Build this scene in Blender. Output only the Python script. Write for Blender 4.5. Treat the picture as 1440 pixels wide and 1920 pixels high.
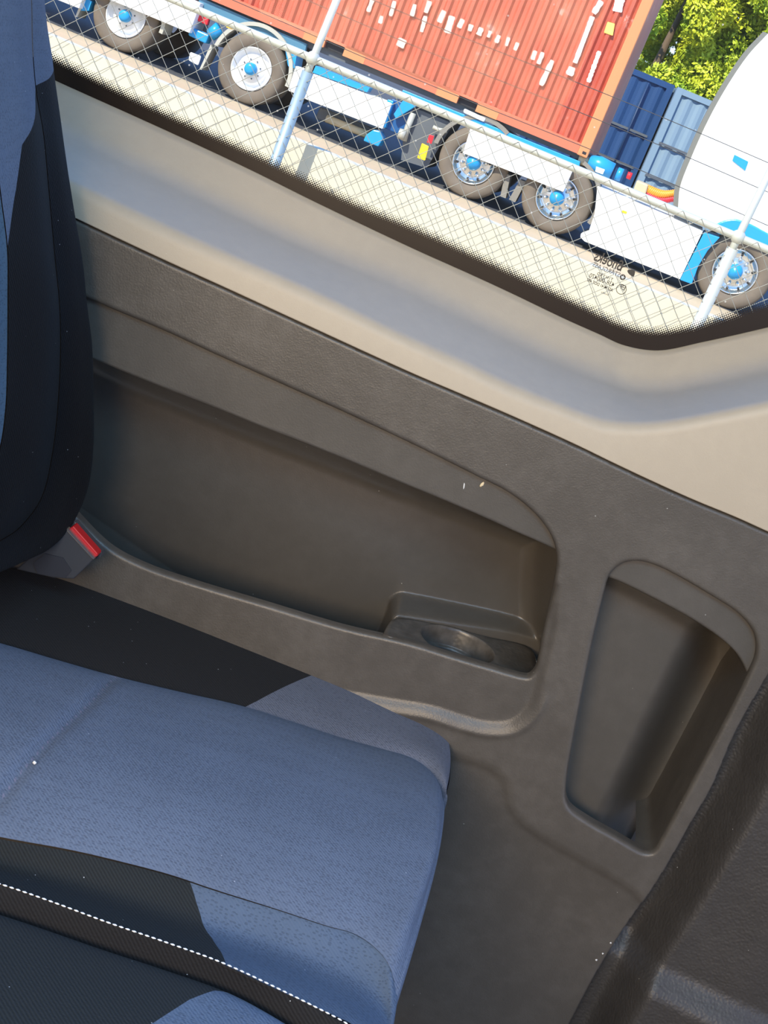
import bpy, bmesh, math, random
import numpy as np
from mathutils import Vector, Matrix

random.seed(7); RNG = np.random.default_rng(7)
R = math.radians
for o in list(bpy.data.objects): bpy.data.objects.remove(o)
scn = bpy.context.scene
COL = scn.collection

# ------------------------------------------------------------------ camera
F = 2880.0; PITCH = R(17.5); ROLL = R(22.5); EYE = Vector((0, 0, 2.2))
ct, st = math.cos(PITCH), math.sin(PITCH); cr, sr = math.cos(ROLL), math.sin(ROLL)
FWD = Vector((0, ct, -st)); R0 = Vector((1, 0, 0)); D0 = Vector((0, -st, -ct))
RI = cr*R0 - sr*D0; DI = sr*R0 + cr*D0
cam_d = bpy.data.cameras.new('camera'); cam = bpy.data.objects.new('camera', cam_d); COL.objects.link(cam)
cam_d.sensor_fit = 'VERTICAL'; cam_d.sensor_height = 36; cam_d.sensor_width = 27; cam_d.lens = F/1920*36
cam_d.clip_start = .02; cam_d.clip_end = 500
cam.matrix_world = Matrix(((RI.x, -DI.x, -FWD.x, EYE.x), (RI.y, -DI.y, -FWD.y, EYE.y), (RI.z, -DI.z, -FWD.z, EYE.z), (0, 0, 0, 1)))
scn.camera = cam

# ------------------------------------------------------------------ world, sun, daylight, exposure
vs = scn.view_settings
vs.view_transform = 'Standard'; vs.look = 'None'; vs.gamma = 1; vs.use_curve_mapping = False; vs.exposure = 0.0
w = bpy.data.worlds.new('sky'); scn.world = w; w.use_nodes = True
wn = w.node_tree; wn.nodes.clear()
wo = wn.nodes.new('ShaderNodeOutputWorld'); bg = wn.nodes.new('ShaderNodeBackground')
tc = wn.nodes.new('ShaderNodeTexCoord'); sx = wn.nodes.new('ShaderNodeSeparateXYZ'); rp = wn.nodes.new('ShaderNodeValToRGB')
wn.links.new(tc.outputs['Generated'], sx.inputs[0]); wn.links.new(sx.outputs['Z'], rp.inputs[0])
rp.color_ramp.elements[0].position = 0.0; rp.color_ramp.elements[0].color = (.62, .72, .86, 1)
rp.color_ramp.elements[1].position = .75; rp.color_ramp.elements[1].color = (.12, .32, .90, 1)
e_ = rp.color_ramp.elements.new(.25); e_.color = (.26, .48, .95, 1)
wn.links.new(rp.outputs[0], bg.inputs[0]); bg.inputs[1].default_value = 2.3
wn.links.new(bg.outputs[0], wo.inputs[0])
sd = bpy.data.lights.new('sun', 'SUN'); sun = bpy.data.objects.new('sun', sd); COL.objects.link(sun)
sd.energy = 7.8; sd.angle = R(.6); sd.color = (1, .93, .80)
sun.rotation_euler = Vector((-.40, -.62, .68)).to_track_quat('Z', 'Y').to_euler()
def area(name, loc, target, sx_, sy_, power, col):
    d = bpy.data.lights.new(name, 'AREA'); d.shape = 'RECTANGLE'; d.size = sx_; d.size_y = sy_; d.energy = power; d.color = col
    o = bpy.data.objects.new(name, d); COL.objects.link(o); o.location = loc
    o.rotation_euler = (Vector(loc)-Vector(target)).to_track_quat('Z', 'Y').to_euler(); return o
area('daylight_open_door', (-.50, -1.2, 2.33), (.05, 1.5, 1.85), 1.1, .65, 66, (1, .75, .46))
area('daylight_windscreen', (2.3, .7, 2.55), (.0, 1.3, 1.6), 1.6, 1.0, 11, (1, .74, .44))
area('added_blue_fill', (.05, .2, 2.9), (.1, 1.2, 1.5), .9, .7, 23, (.34, .68, 1))  # added overhead fill, turns ledge and seat bluer; the roof has no hatch

# ------------------------------------------------------------------ geometry helpers
def ray(px, py): return FWD*F + RI*(px-720) + DI*(py-960)
def P(px, py, Y):
    r = ray(px, py); t = Y/r.y; return EYE + r*t
def PZ(px, py, z):
    r = ray(px, py); t = (z-EYE.z)/r.z; return EYE + r*t
def spline(pts, n=None, closed=False, per=8):
    p = np.array(pts, float); N = len(p); out = []
    if closed: q = np.vstack([p[-1], p, p[0], p[1]])
    else: q = np.vstack([2*p[0]-p[1], p, 2*p[-1]-p[-2]])
    segs = N if closed else N-1
    for i in range(segs):
        a, b, c, d = q[i], q[i+1], q[i+2], q[i+3]
        ta = max(np.linalg.norm(b-a), 1e-9)**.5; tb = max(np.linalg.norm(c-b), 1e-9)**.5; tg = max(np.linalg.norm(d-c), 1e-9)**.5
        m1 = tb*((b-a)/ta-(c-a)/(ta+tb)+(c-b)/tb); m2 = tb*((c-b)/tb-(d-b)/(tb+tg)+(d-c)/tg)
        for k in range(per):
            t = k/per; out.append((2*t**3-3*t**2+1)*b+(t**3-2*t**2+t)*m1+(-2*t**3+3*t**2)*c+(t**3-t**2)*m2)
    if not closed: out.append(p[-1])
    out = np.array(out)
    return resample(out, n) if n else out
def resample(p, n):
    d = np.r_[0, np.cumsum(np.linalg.norm(np.diff(p, axis=0), axis=1))]
    t = np.linspace(0, d[-1], n); return np.stack([np.interp(t, d, p[:, k]) for k in range(p.shape[1])], 1)
def sdf(poly, X, Z, open_=False):
    """distance to polygon outline; negative inside"""
    poly = np.asarray(poly, float); best = np.full(X.shape, 1e9); ins = np.zeros(X.shape, bool)
    n = len(poly)
    for i in range(n-1 if open_ else n):
        ax, az = poly[i]; bx, bz = poly[(i+1) % n]
        ex, ez = bx-ax, bz-az; L = ex*ex+ez*ez+1e-18
        t = np.clip(((X-ax)*ex+(Z-az)*ez)/L, 0, 1)
        best = np.minimum(best, (X-ax-t*ex)**2+(Z-az-t*ez)**2)
        if not open_ and az != bz:
            c = ((az > Z) != (bz > Z)) & (X < ex*(Z-az)/(ez)+ax); ins ^= c
    best = np.sqrt(best)
    return best if open_ else np.where(ins, -best, best)
def sm(a, b, x):
    t = np.clip((x-a)/(b-a), 0, 1); return t*t*(3-2*t)
def link_mesh(name, me, mat=None, parent=None):
    o = bpy.data.objects.new(name, me); COL.objects.link(o)
    if mat is not None: me.materials.append(mat)
    if parent is not None:
        o.parent = parent; o.matrix_parent_inverse = world_of(parent).inverted()
    return o
def world_of(o):
    m = o.matrix_basis.copy()
    if o.parent is not None: m = world_of(o.parent) @ o.matrix_parent_inverse @ m
    return m
def mesh_np(name, V, Fq, mat=None, parent=None, smooth=True, attrs=None):
    V = np.asarray(V, np.float32); Fq = np.asarray(Fq, np.int32); k = Fq.shape[1]
    me = bpy.data.meshes.new(name)
    me.vertices.add(len(V)); me.vertices.foreach_set('co', V.ravel())
    me.loops.add(Fq.size); me.loops.foreach_set('vertex_index', Fq.ravel())
    me.polygons.add(len(Fq)); me.polygons.foreach_set('loop_start', np.arange(0, Fq.size, k, dtype=np.int32))
    me.polygons.foreach_set('loop_total', np.full(len(Fq), k, np.int32))
    me.polygons.foreach_set('use_smooth', np.full(len(Fq), smooth))
    for an, av in (attrs or {}).items():
        a = me.attributes.new(an, 'FLOAT', 'POINT'); a.data.foreach_set('value', np.asarray(av, np.float32).ravel())
    me.update(calc_edges=True); me.validate()
    return link_mesh(name, me, mat, parent)
def grid_np(name, A, mat=None, parent=None, mask=None, attrs=None, flip=False, closed_u=False, cells=None):
    """A: (n,m,3)"""
    n, m = A.shape[:2]; idx = np.arange(n*m).reshape(n, m)
    if closed_u: idx = np.vstack([idx, idx[:1]])
    a, b, c, d = idx[:-1, :-1], idx[1:, :-1], idx[1:, 1:], idx[:-1, 1:]
    Fq = np.stack([a, b, c, d], -1)
    if flip: Fq = Fq[..., ::-1]
    Fq = Fq.reshape(-1, 4)
    if mask is not None or cells is not None:
        keep = mask.ravel()[Fq].all(1) if mask is not None else cells.ravel(); Fq = Fq[keep]
        used = np.unique(Fq); rm = np.full(n*m, -1); rm[used] = np.arange(len(used)); Fq = rm[Fq]
        V = A.reshape(-1, 3)[used]; at = {k: np.asarray(v).ravel()[used] for k, v in (attrs or {}).items()}
    else:
        V = A.reshape(-1, 3); at = {k: np.asarray(v).ravel() for k, v in (attrs or {}).items()}
    return mesh_np(name, V, Fq, mat, parent, True, at)
def empty(name, loc, label=None, cat=None, group=None):
    o = bpy.data.objects.new(name, None); COL.objects.link(o); o.location = loc; o.empty_display_size = .1
    tag(o, label, cat, group); return o
def tag(o, label=None, cat=None, group=None, kind=None):
    if label: o['label'] = label
    if cat: o['category'] = cat
    if group: o['group'] = group
    if kind: o['kind'] = kind
    return o
def bm_obj(name, bm, mat, parent=None, smooth=False):
    me = bpy.data.meshes.new(name); bm.normal_update(); bm.to_mesh(me); bm.free()
    for p in me.polygons: p.use_smooth = smooth
    return link_mesh(name, me, mat, parent)
def box_bm(bm, c, s, M=None, bev=0):
    r = bmesh.ops.create_cube(bm, size=1); vs_ = r['verts']
    for v in vs_:
        v.co = Vector((v.co.x*s[0]+c[0], v.co.y*s[1]+c[1], v.co.z*s[2]+c[2]))
        if M is not None: v.co = M @ v.co
    if bev > 0:
        es = {e for v in vs_ for e in v.link_edges}
        bmesh.ops.bevel(bm, geom=list(es), offset=bev, segments=2, affect='EDGES', profile=.5)
def tube_np(pts, r, n=8):
    pts = [Vector(p) for p in pts]; V = []; Fq = []
    rr = r if hasattr(r, '__len__') else [r]*len(pts)
    up = Vector((0, 0, 1)); prev = None
    for i, p in enumerate(pts):
        d = (pts[min(i+1, len(pts)-1)]-pts[max(i-1, 0)]).normalized()
        if prev is None:
            s = d.cross(up if abs(d.z) < .9 else Vector((1, 0, 0))).normalized()
        else: s = (prev-d*prev.dot(d)).normalized()
        prev = s; t = d.cross(s)
        for k in range(n):
            a = 2*math.pi*k/n; V.append(p+(s*math.cos(a)+t*math.sin(a))*rr[i])
    for i in range(len(pts)-1):
        for k in range(n):
            k2 = (k+1) % n; Fq.append((i*n+k, i*n+k2, (i+1)*n+k2, (i+1)*n+k))
    return V, Fq
def tube(name, pts, r, mat, parent=None, n=8, cap=True):
    bm = bmesh.new(); V, Fq = tube_np(pts, r, n)
    vv = [bm.verts.new(v) for v in V]
    for f in Fq: bm.faces.new([vv[i] for i in f])
    if cap: bm.faces.new(vv[:n]); bm.faces.new(vv[-n:][::-1])
    bmesh.ops.recalc_face_normals(bm, faces=bm.faces)
    return bm_obj(name, bm, mat, parent, True)

# ------------------------------------------------------------------ materials
def mat(name, col, rough=.5, metal=0, spec=.5, **kw):
    m = bpy.data.materials.new(name); m.use_nodes = True; b = m.node_tree.nodes['Principled BSDF']
    b.inputs['Base Color'].default_value = (*col, 1); b.inputs['Roughness'].default_value = rough
    b.inputs['Metallic'].default_value = metal; b.inputs['Specular IOR Level'].default_value = spec
    for k, v in kw.items(): b.inputs[k].default_value = v
    return m
def N(m, t, **kw):
    n = m.node_tree.nodes.new(t)
    for k, v in kw.items(): setattr(n, k, v)
    return n
def L(m, a, b): m.node_tree.links.new(a, b)
def BS(m): return m.node_tree.nodes['Principled BSDF']
def objco(m, scale=1.0):
    t = N(m, 'ShaderNodeTexCoord'); mp = N(m, 'ShaderNodeMapping')
    mp.inputs['Scale'].default_value = (scale,)*3 if not hasattr(scale, '__len__') else scale
    L(m, t.outputs['Object'], mp.inputs[0]); return mp.outputs[0]
def noise(m, vec, scale, detail=3, rough=.5):
    n = N(m, 'ShaderNodeTexNoise'); n.inputs['Scale'].default_value = scale; n.inputs['Detail'].default_value = detail
    n.inputs['Roughness'].default_value = rough; L(m, vec, n.inputs['Vector']); return n.outputs['Fac']
def ramp(m, fac, stops):
    r = N(m, 'ShaderNodeValToRGB'); L(m, fac, r.inputs[0]); cr_ = r.color_ramp
    while len(cr_.elements) < len(stops): cr_.elements.new(.5)
    for e, (p, c) in zip(cr_.elements, stops): e.position = p; e.color = (*c, 1) if len(c) == 3 else c
    return r.outputs[0]
def mixc(m, fac, a, b, mode='MIX'):
    n = N(m, 'ShaderNodeMix', data_type='RGBA', blend_type=mode)
    for sck, v in ((n.inputs[0], fac), (n.inputs[6], a), (n.inputs[7], b)):
        if hasattr(v, 'links') or hasattr(v, 'is_linked'): L(m, v, sck)
        elif hasattr(v, '__len__'): sck.default_value = (*v, 1)
        else: sck.default_value = v
    return n.outputs[2]
def mth(m, op, a, b=None, c=None, clamp=False):
    n = N(m, 'ShaderNodeMath', operation=op, use_clamp=clamp)
    for i, v in enumerate((a, b, c)):
        if v is None: continue
        if hasattr(v, 'is_linked'): L(m, v, n.inputs[i])
        else: n.inputs[i].default_value = v
    return n.outputs[0]
def bump(m, h, strength=.5, dist=.001):
    b = N(m, 'ShaderNodeBump'); b.inputs['Strength'].default_value = strength; b.inputs['Distance'].default_value = dist
    L(m, h, b.inputs['Height']); L(m, b.outputs[0], BS(m).inputs['Normal'])
def attr(m, name):
    a = N(m, 'ShaderNodeAttribute'); a.attribute_name = name; return a.outputs['Fac']

def grain_plastic(name, col, rough, gs=650, gd=.00025, dust=.25):
    m = mat(name, col, rough, spec=.5); v = objco(m)
    vo = N(m, 'ShaderNodeTexVoronoi', feature='SMOOTH_F1'); vo.inputs['Scale'].default_value = gs; L(m, v, vo.inputs['Vector'])
    n1 = noise(m, v, gs*.35, 3); h = mth(m, 'ADD', vo.outputs['Distance'], mth(m, 'MULTIPLY', n1, .9))
    bump(m, h, .6, gd)
    n2 = noise(m, v, 9, 5, .65); n3 = noise(m, v, 60, 4, .6)
    k = mth(m, 'MULTIPLY', n2, n3)
    c = mixc(m, ramp(m, k, [(.18, (0, 0, 0)), (.42, (dust,)*3)]), col, tuple(min(1, x*1.9+.02) for x in col))
    # pale specks of dirt
    sp = N(m, 'ShaderNodeTexVoronoi', feature='F1'); sp.inputs['Scale'].default_value = 38; L(m, v, sp.inputs['Vector'])
    spk = mth(m, 'LESS_THAN', sp.outputs['Distance'], .022)
    c = mixc(m, mth(m, 'MULTIPLY', spk, .6), c, (.55, .53, .48))
    L(m, c, BS(m).inputs['Base Color'])
    rr = mth(m, 'ADD', mth(m, 'MULTIPLY', n2, .18), rough-.09); L(m, rr, BS(m).inputs['Roughness'])
    return m
M_DARK = grain_plastic('dark_grained_plastic', (.073, .064, .053), .42)
M_LINER = grain_plastic('pocket_plastic', (.078, .070, .059), .36, gs=700, gd=.00012, dust=.12)
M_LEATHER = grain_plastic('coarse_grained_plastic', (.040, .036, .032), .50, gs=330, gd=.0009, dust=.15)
M_TRIM = grain_plastic('beige_grey_trim', (.395, .335, .25), .52, gs=900, gd=.0001, dust=.06)
M_TRIM_GLOSS = M_TRIM

def fabric(name, blue=(.085, .135, .26), black=(.0105, .0105, .011), base='blue', attr_name=None, seam=None):
    m = mat(name, blue, .9, spec=.1); b = BS(m)
    b.inputs['Sheen Weight'].default_value = .02; b.inputs['Sheen Roughness'].default_value = .5
    v = objco(m)
    # small dark dashes woven in the blue cloth
    mp = N(m, 'ShaderNodeMapping'); mp.inputs['Scale'].default_value = (210, 420, 420); L(m, v, mp.inputs[0])
    vo = N(m, 'ShaderNodeTexVoronoi', feature='F1'); vo.inputs['Scale'].default_value = 1; vo.inputs['Randomness'].default_value = .65; L(m, mp.outputs[0], vo.inputs['Vector'])
    dash = mth(m, 'LESS_THAN', vo.outputs['Distance'], .34)
    n1 = noise(m, v, 14, 4, .6); n2 = noise(m, v, 500, 2)
    cb = mixc(m, n1, tuple(x*.86 for x in blue), tuple(x*1.2 for x in blue))
    cb = mixc(m, mth(m, 'MULTIPLY', dash, .34), cb, tuple(x*.35 for x in blue))
    # twill in the black cloth
    wv = N(m, 'ShaderNodeTexWave', wave_type='BANDS', bands_direction='DIAGONAL'); wv.inputs['Scale'].default_value = 150
    wv.inputs['Distortion'].default_value = .6; L(m, v, wv.inputs['Vector'])
    ck = mixc(m, mth(m, 'MULTIPLY', wv.outputs['Fac'], .55), black, tuple(x*2.6 for x in black))
    ck = mixc(m, mth(m, 'MULTIPLY', noise(m, v, 700, 2), .35), ck, tuple(x*3 for x in black))
    if attr_name:
        f = mth(m, 'LESS_THAN', attr(m, attr_name), 0.0)       # negative = black cloth
        col = mixc(m, f, cb, ck)
    else: col = cb if base == 'blue' else ck
    lint = N(m, 'ShaderNodeTexVoronoi', feature='F1'); lint.inputs['Scale'].default_value = 60; L(m, v, lint.inputs['Vector'])
    col = mixc(m, mth(m, 'MULTIPLY', mth(m, 'LESS_THAN', lint.outputs['Distance'], .028), .7), col, (.6, .62, .65))
    if seam:
        s = mth(m, 'LESS_THAN', attr(m, seam), .0011); col = mixc(m, mth(m, 'MULTIPLY', s, .75), col, (.20, .19, .26))
        n = N(m, 'ShaderNodeMix')
    L(m, col, b.inputs['Base Color'])
    h = mth(m, 'ADD', mth(m, 'MULTIPLY', wv.outputs['Fac'], .5), mth(m, 'ADD', vo.outputs['Distance'], n2))
    bump(m, h, .55, .0006)
    return m

# ================================================================== CAB INTERIOR
Y0 = 1.50
def px2(pts, Y): return np.array([[P(a, b, Y).x, P(a, b, Y).z] for a, b in pts])

# ---- light trim around the window, swept section
ST = [((20,350),(20,293),(10,195),(0,105)), ((143,410),(128,341),(114,242),(102,152)), ((300,484),(320,432),(310,332),(313,247)),
      ((430,543),(450,491),(440,394),(463,317)), ((580,612),(590,552),(585,461),(590,380)), ((773,700),(753,632),(740,523),(773,467)),
      ((867,740),(860,680),(870,585),(880,515)), ((960,780),(960,727),(960,629),(960,552)), ((1080,834),(1060,767),(1060,676),(1060,600)),
      ((1150,868),(1133,793),(1127,703),(1125,629)), ((1220,901),(1193,797),(1177,723),(1170,649)), ((1300,937),(1250,793),(1243,727),(1235,659)),
      ((1380,970),(1330,779),(1327,713),(1320,643)), ((1440,997),(1440,757),(1440,688),(1440,616)), ((1640,1085),(1640,715),(1640,640),(1640,565))]
ST.insert(0, ((-300,203),(-300,140),(-310,45),(-320,-45)))
ns = 300
YT = [1.497, 1.500, 1.605, 1.632]
cur = []
for k in range(4):
    pts = [tuple(P(s[k][0], s[k][1], YT[k])) for s in ST]
    d3 = spline(pts, per=24)          # same parameter on every curve
    cur.append(d3)
c3, c2, c1, c0 = [c[np.linspace(0, len(c)-1, ns).astype(int)] for c in cur]
def rnd_section(ctrl, rads, arc=9):
    """ctrl list of (ns,3) arrays; round the inner corners with given radii"""
    out = [ctrl[0]]
    for i in range(1, len(ctrl)-1):
        a, b, c = ctrl[i-1], ctrl[i], ctrl[i+1]; r = rads[i]
        u = a-b; lu = np.linalg.norm(u, axis=1, keepdims=True); v = c-b; lv = np.linalg.norm(v, axis=1, keepdims=True)
        ru = np.minimum(r, lu*.48); rv = np.minimum(r, lv*.48)
        p = b+u/lu*ru; q = b+v/lv*rv
        for t in np.linspace(0, 1, arc): out.append((1-t)**2*p+2*t*(1-t)*b+t*t*q)
    out.append(ctrl[-1]); return np.stack(out, 1)
down = np.array([0, 0, -1.0]); inn = np.array([0, -1.0, 0])
c3u = c3+np.array([0, .022, -.004]); lip_in = c0+np.array([0, .0, -.0045]); lip_out = c0+np.array([0, .012, .0]); lip_back = c0+np.array([0, .05, -.01])
sec = rnd_section([c3u, c3, c2, c1, lip_in, c0+np.array([0,.007,.0]), lip_back], [0, .0015, .013, .020, .0022, .0015, 0])
trim = tag(grid_np('trim_1', sec, M_TRIM), kind='structure'); trim['label'] = 'pale beige-grey moulded trim below and around the side window'

# ---- window: glass, ceramic border, printed maker's mark
YG = 1.640
glass = mat('tinted_glass', (1, 1, 1), .02)
g = glass.node_tree; g.nodes.clear()
o_ = g.nodes.new('ShaderNodeOutputMaterial'); tr = g.nodes.new('ShaderNodeBsdfTransparent'); gl = g.nodes.new('ShaderNodeBsdfGlossy'); df = g.nodes.new('ShaderNodeBsdfDiffuse')
mx = g.nodes.new('ShaderNodeMixShader'); mx2 = g.nodes.new('ShaderNodeMixShader')
tr.inputs[0].default_value = (.80, .82, .80, 1); gl.inputs['Roughness'].default_value = .02; mx.inputs[0].default_value = .006
g.links.new(tr.outputs[0], mx.inputs[1]); g.links.new(gl.outputs[0], mx.inputs[2])
tcg = g.nodes.new('ShaderNodeTexCoord'); vo = g.nodes.new('ShaderNodeTexVoronoi'); vo.inputs['Scale'].default_value = 55
g.links.new(tcg.outputs['Object'], vo.inputs['Vector'])
lt = g.nodes.new('ShaderNodeMath'); lt.operation = 'LESS_THAN'; lt.inputs[1].default_value = .055; g.links.new(vo.outputs['Distance'], lt.inputs[0])
ml = g.nodes.new('ShaderNodeMath'); ml.operation = 'MULTIPLY_ADD'; ml.inputs[1].default_value = .5; ml.inputs[2].default_value = .006; g.links.new(lt.outputs[0], ml.inputs[0])
df.inputs[0].default_value = (.8, .8, .76, 1)
g.links.new(ml.outputs[0], mx2.inputs[0]); g.links.new(mx.outputs[0], mx2.inputs[1]); g.links.new(df.outputs[0], mx2.inputs[2]); g.links.new(mx2.outputs[0], o_.inputs[0])

win = empty('window_1', (0, YG, 1.9)); tag(win, 'side window with black dotted border and maker mark', None, None, 'structure')
din = [(-300,-88),(60,76),(95,93),(280,186),(480,278),(673,373),(780,417),(960,499),(1093,562),(1140,585),(1175,600),(1210,609),(1243,610),(1290,603),(1340,590),(1440,561),(1640,503)]
inner = spline([tuple(P(a, b, YG)) for a, b in din], 400)
tang = np.gradient(inner, axis=0); tang /= np.linalg.norm(tang, axis=1, keepdims=True)
perp = np.stack([tang[:, 2], 0*tang[:, 0], -tang[:, 0]], 1)      # downwards
rows = [0, .004, .008, .011, .012, .03, .075]
A = np.stack([inner+perp*r for r in rows], 1)
E = np.repeat(np.array(rows)[None], 400, 0)
mf = bpy.data.materials.new('ceramic_border'); mf.use_nodes = True; b = BS(mf)
b.inputs['Base Color'].default_value = (.022, .015, .011, 1); b.inputs['Roughness'].default_value = .25; b.inputs['Specular IOR Level'].default_value = .25
t = N(mf, 'ShaderNodeTexCoord'); s = N(mf, 'ShaderNodeSeparateXYZ'); L(mf, t.outputs['Object'], s.inputs[0])
pit = .0030; ang = math.atan2(-.05, 1)
a1 = mth(mf, 'DIVIDE', mth(mf, 'ADD', s.outputs['X'], s.outputs['Z']), pit); b1 = mth(mf, 'DIVIDE', mth(mf, 'SUBTRACT', s.outputs['X'], s.outputs['Z']), pit)
fa = mth(mf, 'SUBTRACT', mth(mf, 'FRACT', mth(mf, 'ADD', a1, 500.)), .5); fb = mth(mf, 'SUBTRACT', mth(mf, 'FRACT', mth(mf, 'ADD', b1, 500.)), .5)
rad = mth(mf, 'SQRT', mth(mf, 'ADD', mth(mf, 'MULTIPLY', fa, fa), mth(mf, 'MULTIPLY', fb, fb)))
lim = mth(mf, 'MULTIPLY_ADD', attr(mf, 'edge'), .52/.0115, .16)
solid = mth(mf, 'LESS_THAN', rad, lim)
tr = N(mf, 'ShaderNodeBsdfTransparent'); mx = N(mf, 'ShaderNodeMixShader'); L(mf, solid, mx.inputs[0]); L(mf, tr.outputs[0], mx.inputs[1]); L(mf, b.outputs[0], mx.inputs[2])
L(mf, mx.outputs[0], mf.node_tree.nodes['Material Output'].inputs[0])
fr = grid_np('ceramic_border', A, mf, win, attrs={'edge': E}); fr['label'] = 'black border of the glass fading into dots'
gb = bmesh.new(); zt_ = 2.88
gp = [(-1.3, zt_)] + [(p[0], p[2]-.03) for p in inner[::10]] + [(.95, 2.2), (.95, zt_)]
f_ = gb.faces.new([gb.verts.new((x, YG+.002, z)) for x, z in gp]); bmesh.ops.triangulate(gb, faces=[f_])
bm_obj('glass_pane', gb, glass, win)
ink = mat('black_ink', (.02, .016, .012), .4)
def text(s, px, py, size, bold=0, parent=win, align='LEFT', space=1.0, sx_=1.0, m=ink, Y=YG-.001, mirror=True, name='printed_text'):
    cu = bpy.data.curves.new('t', 'FONT'); cu.body = s; cu.size = size; cu.offset = bold; cu.align_x = align; cu.space_character = space; cu.extrude = .0001
    o = bpy.data.objects.new('t', cu); COL.objects.link(o)
    dg = bpy.context.evaluated_depsgraph_get(); me = bpy.data.meshes.new_from_object(o.evaluated_get(dg))
    bpy.data.objects.remove(o); p = P(px, py, Y)
    sgn = -1 if mirror else 1
    for v in me.vertices: v.co = Vector((p.x+sgn*v.co.x*sx_, p.y+sgn*-v.co.z, p.z+v.co.y))
    me.materials.clear(); return link_mesh(name, me, m, parent)
text('Snoeks', 1163, 508, .0155, .0003, sx_=.70)
text('STARGLASS', 1161, 520, .0068, 0, sx_=.88)
text('TINTED', 1148, 527, .0044, .0001, space=1.4, sx_=.9)
text('43R-000470', 1150, 538.5, .0068, .00005, sx_=.84)
text('AS3 M-41 DOT 497', 1148, 547, .0046, .0001, sx_=.78)
text('Snoeks', 1141, 555, .0034, 0, sx_=.9)
text('E9', 1171.5, 545, .0072, .0001, sx_=.85)
def ring(name, px, py, r, wd, parent, n=40, star=False):
    bm = bmesh.new(); c = P(px, py, YG-.001); vo_, vi = [], []
    for k in range(n):
        a = 2*math.pi*k/n; ri = r-wd
        if star: ri = r*(.62 if (k*5//n*1.0 == 0) else .62)*(1 if (int(k/(n/10)) % 2 == 0) else .42)
        vo_.append(bm.verts.new((c.x+r*math.cos(a), c.y, c.z+r*math.sin(a)))); vi.append(bm.verts.new((c.x+ri*math.cos(a), c.y, c.z+ri*math.sin(a))))
    for k in range(n): bm.faces.new((vo_[k], vo_[(k+1) % n], vi[(k+1) % n], vi[k]))
    return bm_obj(name, bm, ink, parent)
ring('circle_mark', 1165, 542.5, .0055, .0007, win); ring('star_mark', 1167.5, 519.8, .0031, .001, win, star=True)
def flat_px(name, pts, Y, m, parent, th=.0002):
    bm = bmesh.new(); vv = [bm.verts.new(P(a, b, Y)) for a, b in pts]; f = bm.faces.new(vv)
    r = bmesh.ops.extrude_face_region(bm, geom=[f]); bmesh.ops.translate(bm, verts=[v for v in r['geom'] if isinstance(v, bmesh.types.BMVert)], vec=(0, th, 0))
    bmesh.ops.recalc_face_normals(bm, faces=bm.faces); return bm_obj(name, bm, m, parent)
flat_px('logo_mark', spline([(1176.5,507),(1180,505.5),(1186,506),(1190.5,507.5),(1187.8,519),(1182,516),(1177.5,511.5)], closed=True, per=3), YG-.001, ink, win)
flat_px('logo_mark', [(1163.5,495.5),(1170,498.2),(1175.5,501.2),(1169,501.2),(1166.5,502.5),(1165,506),(1163.8,509),(1161.5,508),(1163.6,502),(1164.2,499)], YG-.001, ink, win)

# ---- dark storage panel (front shell with two openings)
panel = empty('storage_panel', (.1, Y0, 1.2), 'dark grey plastic side panel with long bin, cup holder and small pocket', 'side panel')
top_edge = [(-300,203),(20,350),(143,410),(300,484),(430,543),(580,612),(773,700),(867,740),(960,780),(1080,834),(1150,868),(1220,901),(1300,937),(1380,970),(1440,997),(1500,1024)]
top_edge = [(a, b+1.5) for a, b in top_edge]
right_edge = [(1525,1040),(1520,1110),(1470,1210),(1440,1269),(1383,1368),(1335,1478),(1297,1544),(1242,1640),(1162,1762),(1110,1850),(1075,1917),(1000,2060),(960,2150)]
ext = px2(spline(top_edge, per=4).tolist()+spline(right_edge, per=4).tolist()+[(0,2150),(-500,1500),(-500,500)], Y0)
OB = spline([(60,495),(110,525),(160,549),(200,567),(300,609),(400,655),(500,700),(580,736),(640,763),(707,794),(773,825),(840,858),(900,888),(950,913),(985,937),(1015,965),(1036,993),(1048,1020),(1053,1050),(1048,1095),(1036,1150),(1024,1205),(1014,1255),
      (1004,1272),(992,1280),(976,1279),(915,1262),(854,1244),(762,1216),(640,1188),(489,1143),(356,1103),(267,1072),(200,1037),(142,982),(100,930),(60,860),(30,780),(10,650),(20,520)], closed=True, per=6)
OS = spline([(1146,1062),(1166,1049),(1197,1045),(1228,1052),(1269,1071),(1338,1111),(1390,1145),(1417,1176),(1427,1203),(1426,1234),(1410,1272),(1372,1348),(1304,1475),(1252,1571),(1236,1598),(1225,1606),(1208,1607),(1194,1602),
      (1152,1578),(1097,1547),(1062,1521),(1053,1500),(1054,1461),(1073,1351),(1097,1227),(1124,1111),(1133,1080)], closed=True, per=6)
MB = spline([(560,1288),(640,1302),(740,1319),(810,1331),(870,1350),(915,1360),(958,1357),(988,1334),(1003,1306),(1014,1265),(1028,1210),(1035,1180)], per=6).tolist()
MB = MB+[(1040,1100),(900,1100),(500,1000),(-500,700),(-500,1230),(200,1230)]
LR = spline([(700,1400),(800,1412),(849,1420),(921,1444),(948,1470),(957,1515),(988,1552),(1060,1598),(1126,1634),(1180,1668),(1215,1700)], per=5).tolist()+[(1300,1800),(1100,2300),(200,2300)]
OBw, OSw, MBw, LRw = px2(OB, Y0), px2(OS, Y0), px2(MB, Y0), px2(LR, Y0)
def hgrid(poly_bounds, h):
    x0, z0, x1, z1 = poly_bounds; xs = np.arange(x0, x1, h); zs = np.arange(z0, z1, h)
    return np.meshgrid(xs, zs, indexing='ij')
h = .0013
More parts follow.
